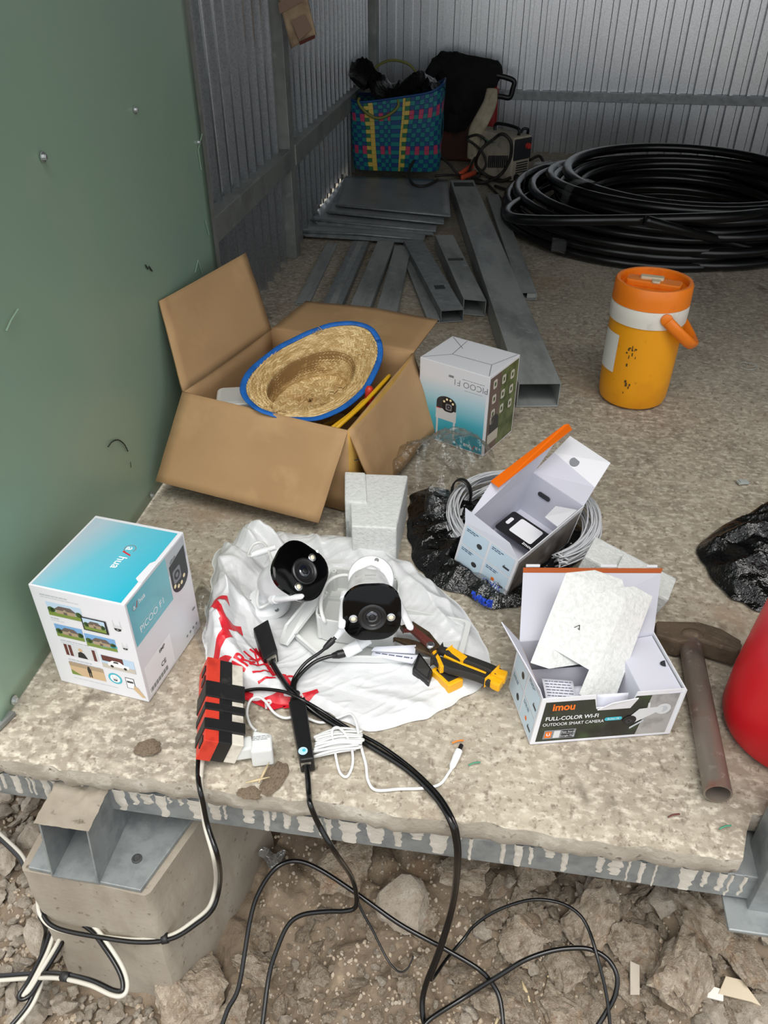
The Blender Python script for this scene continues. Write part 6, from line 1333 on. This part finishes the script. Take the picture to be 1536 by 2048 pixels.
for lab, pts, r in (('dark welding lead looping in front of the welding machine', [(1022, 355, .03), (1000, 362, .01), (975, 352, .012), (952, 330, .06), (962, 300, .14), (985, 280, .17), (1005, 268, .20), (1022, 285, .17), (1020, 318, .10), (1000, 350, .03), (965, 365, .012), (930, 358, .012)], .0070),
                    ('dark lead arching against the right side of the woven bag', [(960, 352, .012), (925, 355, .012), (900, 330, .06), (880, 312, .09), (855, 306, .11), (830, 320, .10), (818, 345, .075), (826, 368, .062), (850, 372, .060), (875, 360, .056)], .0060),
                    ('dark lead running along the floor from welding machine to the pipe coil', [(870, 352, .058), (900, 350, .055), (930, 352, .014), (965, 362, .010), (985, 378, .010), (1005, 400, .010), (1018, 412, .012), (1040, 420, .02)], .0055),
                    ('dark lead curling behind the right side of the welding machine', [(1060, 320, .06), (1078, 312, .07), (1086, 325, .05), (1078, 338, .02), (1050, 372, .010), (1020, 380, .010), (990, 372, .010)], .0065),
                    ('dark lead crossing upright in front of the beige trouser leg', [(935, 350, .02), (950, 315, .07), (972, 285, .14), (955, 270, .17), (934, 277, .15), (948, 288, .13), (965, 305, .10), (972, 330, .05), (955, 352, .012)], .0055)):
    cable('welding_lead', lab, pts, r, 'welder_lead', 'cable')
mat('clamp_orange', (206, 84, 54), .5)
o = thing('earth_clamp', 'orange-red welding clamp on the floor left of the welding machine', 'clamp', G(933, 350))
mb = MB(); mb.tube(spline([G(918, 350, .02), G(932, 340, .03), G(945, 332, .03)], 5), .013, 8, flat=(1, .7)); mb.build('jaw', 'clamp_orange', o, smooth=True, world=True); mb = MB(); mb.tube(spline([G(922, 356, .02), G(938, 350, .025), G(950, 345, .02)], 5), .012, 8, flat=(1, .7)); mb.build('jaw', 'clamp_orange', o, smooth=True, world=True)
o = tag(Film([(1062, 345), (1085, 330), (1110, 335), (1130, 348), (1115, 360), (1085, 366)], lambda x, y, s, a: .004+.05*(1-s)*(.7+.5*crease(x, y, 12, 2)), 22, 70, .01).mb().build('plastic_bag', 'black_bag', smooth=True), 'small dark plastic scrap heap between welding machine and pipe coil', 'bag')
# ================================================================ brown paper packaging hanging on the left post
mat('brown_paper', (168, 146, 118), .85, var=[((116, 96, 76), 10, .45, .7, 4)], bump=[(20, .3, .006, 3)]); mat('brown_patch', (140, 114, 98), .8)
pk = thing('paper_packaging', 'brown paper packaging hanging from the left post at the top', 'packaging', GY(590, 60, 2.60))
q = [GY(548, -40, 2.60), GY(606, -40, 2.60), GY(632, 70, 2.60), GY(582, 97, 2.60)]
sheet('sheet', (q[0], q[1], q[2], q[3]), 'brown_paper', pk, .006, 12, 16, .004, 3, .0016)
for pts in ([(583, 42), (610, 28), (624, 58), (598, 80)], [(556, 6), (604, -14), (606, 2), (560, 28)]):
    q = [GY(a, b, 2.592) for a, b in pts]; quadp('printed_patch', q, 'brown_patch', pk, .001)
q = [GY(600, 90, 2.594), GY(630, 76, 2.594), GY(630, 70, 2.590), GY(598, 84, 2.590)]; quadp('folded_edge', q, 'ink_brown', pk, .002)

# ================================================================ pier and beam under the slab
PY = .520
pier = thing('concrete_pier', 'square concrete pier with a steel plate under the left end of the slab', 'pier', (-.5, .66, GZ))
mb = MB(); zt_ = -.178
def pierp(u, v):
    return None
tp = [Vector((-.600, PY+.012, zt_)), Vector((-.408, PY+.004, zt_)), Vector((-.335, PY+.26, zt_)), Vector((-.600, PY+.26, zt_))]
bt = [Vector((-.585, PY-.012, GZ-.08)), Vector((-.398, PY-.016, GZ-.08)), Vector((-.318, PY+.28, GZ-.08)), Vector((-.61, PY+.28, GZ-.08))]
nz_ = 22; rows_ = []
def rounded2(pts):
    out = []
    for k in range(4):
        a, b = pts[k], pts[(k+1) % 4]
        out += [lerp(a, b, t) for t in (.02, .05, .12, .25, .40, .55, .70, .85, .95, .98)]
    return out
for j in range(nz_+1):
    t = j/nz_; R_ = rounded2([lerp(b_, a_, t) for a_, b_ in zip(tp, bt)])
    rows_.append([p+Vector((.004*nse(p, 14), .004*nse(p, 14, 5), 0))+Vector((1, 1, 0))*(.006*max(0, nse(p, 32, 9)) if i % 10 in (0, 1, 8, 9) else .0015*nse(p, 60)) for i, p in enumerate(R_)])
nn = len(rows_[0]); mb.v = [p for r_ in rows_ for p in r_]
for j in range(nz_):
    for k in range(nn): mb.f.append([j*nn+k, j*nn+(k+1) % nn, (j+1)*nn+(k+1) % nn, (j+1)*nn+k]); mb.m.append(0)
mb.f.append(list(range(nz_*nn, nz_*nn+nn))); mb.m.append(0)
mb.build('block', 'concrete_pier', pier, smooth=True, world=True, auto=40)
mb = MB(); mb.prism([(-.588, PY+.014), (-.418, PY+.006), (-.348, PY+.25), (-.59, PY+.25)], zt_, zt_+.008); mb.build('steel_plate', 'galvanised', pier, world=True, bevel=.0015)
p = G(274, 1718, zt_+.008); mb = MB(); mb.lathe([(.0075, 0), (.0075, .0015), (.005, .002), (.004, .0005), (0, .0005)], 14, Matrix.Translation(p)); mb.build('anchor_bolt', 'weld_dark', pier, world=True)
be = thing('steel_beam', 'galvanised square tube beam with open end resting on the concrete pier', 'steel beam', (-.52, PY, zt_+.008))
zb, zq = zt_+.0082, -.062; x0, x1 = -.548, -.478; y0, y1 = PY+.006, PY+.9; wt = .0025
mb = MB()
def pr(ax, bx, az, bz): mb.box(((ax+bx)/2, (y0+y1)/2, (az+bz)/2), (bx-ax, y1-y0, bz-az))
o_ = [(x0, zb), (x1, zb), (x1, zq), (x0, zq)]; i_ = [(x0+wt, zb+wt), (x1-wt, zb+wt), (x1-wt, zq-wt), (x0+wt, zq-wt)]
mb.v = [Vector((a, y0+(.016 if z > -.1 else 0), z)) for a, z in o_]+[Vector((a, y1, z)) for a, z in o_]+[Vector((a, y0+(.016 if z > -.1 else 0), z)) for a, z in i_]+[Vector((a, y1, z)) for a, z in i_]
for k in range(4):
    j = (k+1) % 4; mb.f += [[k, j, 4+j, 4+k], [8+k, 8+j, 12+j, 12+k], [k, j, 8+j, 8+k], [4+k, 4+j, 12+j, 12+k]]; mb.m += [0]*4
mb.build('tube', 'galvanised', be, world=True)
mb = MB(); mb.grid(lambda u, v: Vector((lerp(x0-.004, x1+.004, u), lerp(y0+.012, .604, v), zq+.001+.006*max(0, nse((u*4, v*3, 0), 2)+.3)*(.3+v))), 16, 10); mb.build('mortar_lump', 'concrete_pier', be, world=True, smooth=True)
# ================================================================ clods and stones
mat('clod', (154, 139, 120), .95, var=[((184, 171, 153), 2.6, .42, .64, 8), ((122, 101, 78), 4.2, .52, .72, 8), ((166, 134, 104), 1.1, .56, .8, 3), ((200, 186, 166), 9, .56, .70, 6)], bump=[(5, .8, .012, 8), (16, .8, .006, 6)], rnd=True)
mat('stone_grey', (156, 145, 130), .92, var=[((184, 175, 162), 2.5, .45, .66, 7), ((124, 111, 94), 5, .5, .72, 7)], bump=[(6, .7, .006, 7), (20, .6, .003, 5)], rnd=True)
CL = [clod_mesh('clod_shape', 100+k, 4, .62, 'clod', .9, 8) for k in range(14)]; ST = [clod_mesh('stone_shape', 200+k, 3, .34, 'stone_grey', .9, 14) for k in range(12)]
def gpt(px, py):
    """where the view ray meets the soil"""
    z = GZ+.04
    for _ in range(6): p = G(px, py, z); z = ground_z(p.x, p.y)
    return p
rn = random.Random(77)
BIG = [(380, 2010, 62, 'pinkish brown boulder-like clod in front of the concrete pier', 0), (515, 1945, 30, 'pale brown clod between the two hanging black cables', 0), (800, 1830, 52, 'large flat grey slab of stone under the arching black cable', 1), (850, 1850, 26, 'small rough clod right of the flat grey slab', 0),
       (1045, 1880, 46, 'round light brown clod inside the right cable loop', 0), (1175, 1850, 50, 'wide greyish clod right of the round clod', 0), (1270, 1890, 38, 'grey angular clod beside the right cable loop', 0), (1400, 1860, 44, 'rough clod at the right below the slab post', 0), (1130, 1945, 34, 'orange-brown clod below the loop of cable', 0),
       (1350, 1960, 56, 'broad crumbly clod at lower right', 0), (1240, 1970, 30, 'pale wedge of clay between cable and crumbly clod', 0), (460, 2040, 34, 'split pale clod at the bottom edge beside left cable', 0), (930, 1740, 48, 'smooth brown mound of clay right below the steel channel', 0), (690, 1730, 52, 'smooth lump of clay below the channel left of the flat slab', 0), (1480, 1930, 40, 'clod at the right picture edge', 0), (1210, 1790, 28, 'pale clod close under the channel', 1), (1330, 1810, 30, 'chunky grey clod under the channel near the right post', 1), (1110, 2030, 40, 'lump of soil at the bottom inside the cable loop', 0)]
taken = []; USED = set()
for px, py, r, lab, kd in BIG:
    p = gpt(px, py); rad = r/1596*(p-CAM).length*1.22; me = (ST if kd else CL)[rn.randrange(6)]
    o = inst(me, 'stone' if kd else 'clay_clod', (p.x, p.y, p.z+rad*.30), (rad*rn.uniform(.9, 1.1), rad*rn.uniform(.9, 1.1), rad*.8), (rn.uniform(-.4, .4), rn.uniform(-.4, .4), rn.uniform(0, 6)))
    tag(o, lab, 'stone' if kd else 'clod', 'larger clods and stones below the slab'); taken.append((p.x, p.y, rad))
def ok(p, rad, f=.62):
    if p.y > PY-.02 and -.62 < p.x < -.32: return False
    return all((p.x-x)**2+(p.y-y)**2 > (f*(rad+r))**2 for x, y, r in taken)
LM = [(px, py, 'the '+' '.join(lab.split()[:6])) for px, py, r, lab, kd in BIG]+[(60, 1640, 'the steel beam end, at the left edge'), (40, 1800, 'the twin cord left of the pier'), (100, 1900, 'the folded twin cord'), (30, 2010, 'the trailing twin cord'), (200, 2000, 'the foot of the pier'), (20, 1720, 'the short twin cord stretch'), (770, 1940, 'the loose wire end'), (620, 1900, 'the bend of the middle cable'), (700, 2020, 'the middle of the bottom edge'), (1190, 1920, 'the right cable loop'), (1466, 1985, 'the beige tile shard')]
for k, (a_, b_, c_) in enumerate(LM[:len(BIG)]): LM[k] = (a_, b_, 'the '+('boulder by the pier', 'clod between two cables', 'flat grey slab', 'rough clod beside the slab', 'round light brown clod', 'wide greyish clod', 'grey angular clod', 'clod below the right post', 'orange-brown clod', 'broad crumbly clod', 'pale clay wedge', 'split pale clod', 'brown clay mound', 'smooth clay lump', 'clod at the right edge', 'pale clod under the channel', 'chunky grey clod', 'soil lump at the bottom')[k])
zones = [((980, 1536), (1760, 2048), (15, 46), 130, 'clod', 'brown clod in the rubble at the lower right'), ((0, 330), (1600, 2048), (11, 34), 120, 'stone', 'grey stone in the rubble left of the pier'), ((420, 1000), (1820, 2048), (7, 24), 90, 'clod', 'small crumb of clay on the soil patch in the middle')]
for (xa, xb), (ya, yb), (ra, rb), cnt, kd, lab in zones:
    made = 0; tries = 0
    while made < cnt and tries < 4000:
        tries += 1; px, py = rn.uniform(xa, xb), rn.uniform(ya, yb); p = gpt(px, py); r = (ra+(rb-ra)*rn.random()**2.0); rad = r/1596*(p-CAM).length
        if not ok(p, rad) or (kd == 'stone' and p.y > .62 and p.x > -.62): continue
        st_ = kd == 'stone' or rn.random() < .22; me = rn.choice(ST if st_ else CL[6:])
        o = inst(me, 'stone' if kd == 'stone' else 'clay_clod', (p.x, p.y, p.z+rad*.42), (rad*rn.uniform(.8, 1.15), rad*rn.uniform(.8, 1.15), rad*rn.uniform(.6, .9)), (rn.uniform(-.6, .6), rn.uniform(-.6, .6), rn.uniform(0, 6.3)))
        sz = 'tiny' if r < lerp(ra, rb, .12) else 'small' if r < lerp(ra, rb, .35) else 'middle-sized' if r < lerp(ra, rb, .65) else 'big'
        nx_, ny_, nl_ = min(LM, key=lambda q: (q[0]-px)**2+(q[1]-py)**2); dx, dy = px-nx_, py-ny_
        dr = ('right of' if dx > 0 else 'left of') if abs(dx) > 2*abs(dy) else ('below' if dy > 0 else 'above') if abs(dy) > 2*abs(dx) else ('lower right of' if dx > 0 and dy > 0 else 'upper right of' if dx > 0 else 'lower left of' if dy > 0 else 'upper left of')
        near = 'close ' if dx*dx+dy*dy < 70**2 else ''
        kn = 'rough brown clod' if not st_ else 'angular grey stone'; lb = f"{sz} {kn} {near}{dr} {nl_}"
        for q_ in sorted(LM, key=lambda q: (q[0]-px)**2+(q[1]-py)**2)[1:4]:
            if lb in USED: lb = f"{sz} {kn} between {nl_} and {q_[2]}"
        if lb in USED or len(lb.split()) > 16: bpy.data.objects.remove(o); continue
        USED.add(lb)
        tag(o, lb, kd, lab.replace('brown clod', 'brown clods').replace('grey stone', 'grey stones').replace('small crumb', 'small crumbs')); taken.append((p.x, p.y, rad*.7)); made += 1
# fine gravel and crumbs: nobody could count them
ico = bmesh.new(); bmesh.ops.create_icosphere(ico, subdivisions=1, radius=1); iv_ = [v.co.copy() for v in ico.verts]; if_ = [[v.index for v in f.verts] for f in ico.faces]; ico.free()
mb = MB(); mb2 = MB()
for k in range(4200):
    px, py = rn.uniform(-20, 1556), rn.uniform(1600, 2070); p = gpt(px, py)
    if p.y > .95 or (p.y > PY-.02 and -.61 < p.x < -.32): continue
    r = rn.uniform(.0012, .0042)*(1.5 if px < 350 else 1); q = Euler((rn.uniform(0, 6), rn.uniform(0, 6), rn.uniform(0, 6))).to_matrix(); sc_ = Vector((rn.uniform(.7, 1.3), rn.uniform(.7, 1.3), rn.uniform(.6, 1)))
    (mb if rn.random() < .6 else mb2).add([p+q @ Vector((v.x*sc_.x, v.y*sc_.y, v.z*sc_.z))*r*rn.uniform(.8, 1.2)+Vector((0, 0, r*.4)) for v in iv_], if_)
tag(mb.build('gravel', 'clod'), 'fine brown crumbs of clay scattered over the soil', 'gravel', kind='stuff'); tag(mb2.build('gravel', 'stone_grey'), 'fine grey grit scattered over the soil', 'gravel', kind='stuff')
# bits lying in the rubble
mat('foil', (200, 202, 204), .25, .9, bump=[(60, .6, .01, 3)]); mat('tile_beige', (186, 172, 148), .5); mat('dry_straw', (190, 172, 136), .8); mat('tile_white', (214, 210, 200), .5)
o = tag(Film([(516, 1722, -.30), (532, 1708, -.30), (552, 1722, -.30), (570, 1712, -.30), (576, 1722, -.30), (556, 1752, -.30), (540, 1752, -.30), (530, 1735, -.30)], lambda x, y, s, a: 0.0+.004*crease(x, y, 40, 2), 14, 50).mb().build('foil_wrapper', 'foil', smooth=True), 'crumpled silver foil wrapper on the soil beside the pier', 'wrapper')
p = gpt(545, 1730); o.location = (0, 0, 0); dz = p-Vector((G(545, 1730, -.30)))
o.location = (p.x-G(545, 1730, -.30).x, p.y-G(545, 1730, -.30).y, p.z+.022)
for px, py, pts, m, lab in ((1466, 1985, [(-.028, -.012), (.020, -.016), (.034, -.020), (.010, .012), (-.014, .014)], 'tile_beige', 'beige broken tile shard at the lower right corner'), (1425, 1995, [(-.014, -.008), (.010, -.010), (.012, .006), (-.008, .009)], 'tile_white', 'white tile chip left of the beige shard'), (1265, 1968, [(-.008, -.022), (.006, -.020), (.008, .020), (-.006, .024)], 'stone_grey', 'long grey stone chip by the right cable loop')):
    p = gpt(px, py); mb = MB(); mb.prism(pts, 0, .006, Matrix.Translation(p+Vector((0, 0, .014))) @ Matrix.Rotation(.25, 4, 'X')); tag(mb.build('tile_shard', m, bevel=.0008), lab, 'shard')
for k, (px, py, an, ln_, lab) in enumerate(((1025, 2010, 2.2, .05, 'pale dry straw at the bottom between the cables'), (1050, 1990, 2.0, .03, 'short dry straw right of the longer one'), (1100, 2035, 2.1, .045, 'dry stalk at the bottom edge right of centre'), (998, 2035, 1.2, .03, 'thin straw beside the thick black cable'), (1105, 1955, .5, .022, 'thin twig on the orange-brown clod'))):
    p = gpt(px, py)+Vector((0, 0, .012)); d = Vector((math.cos(an), math.sin(an), .1))*ln_/2; mb = MB(); mb.tube([p-d, p, p+d], [.0012, .0026, .0010], 6, flat=(.6, 1.3)); tag(mb.build('straw', 'dry_straw', smooth=True), lab, 'straw')
for px, py, an, lab in ((528, 1545, 1.4, 'dry grass blade on the mud patch of the slab'), (515, 1560, .4, 'short dry twig on the slab near the edge')):
    p = G(px, py, .010); d = Vector((math.cos(an), math.sin(an), .05))*.016; mb = MB(); mb.tube([p-d, p, p+d], [.0008, .002, .0006], 5); tag(mb.build('straw', 'dry_straw', smooth=True), lab, 'straw')
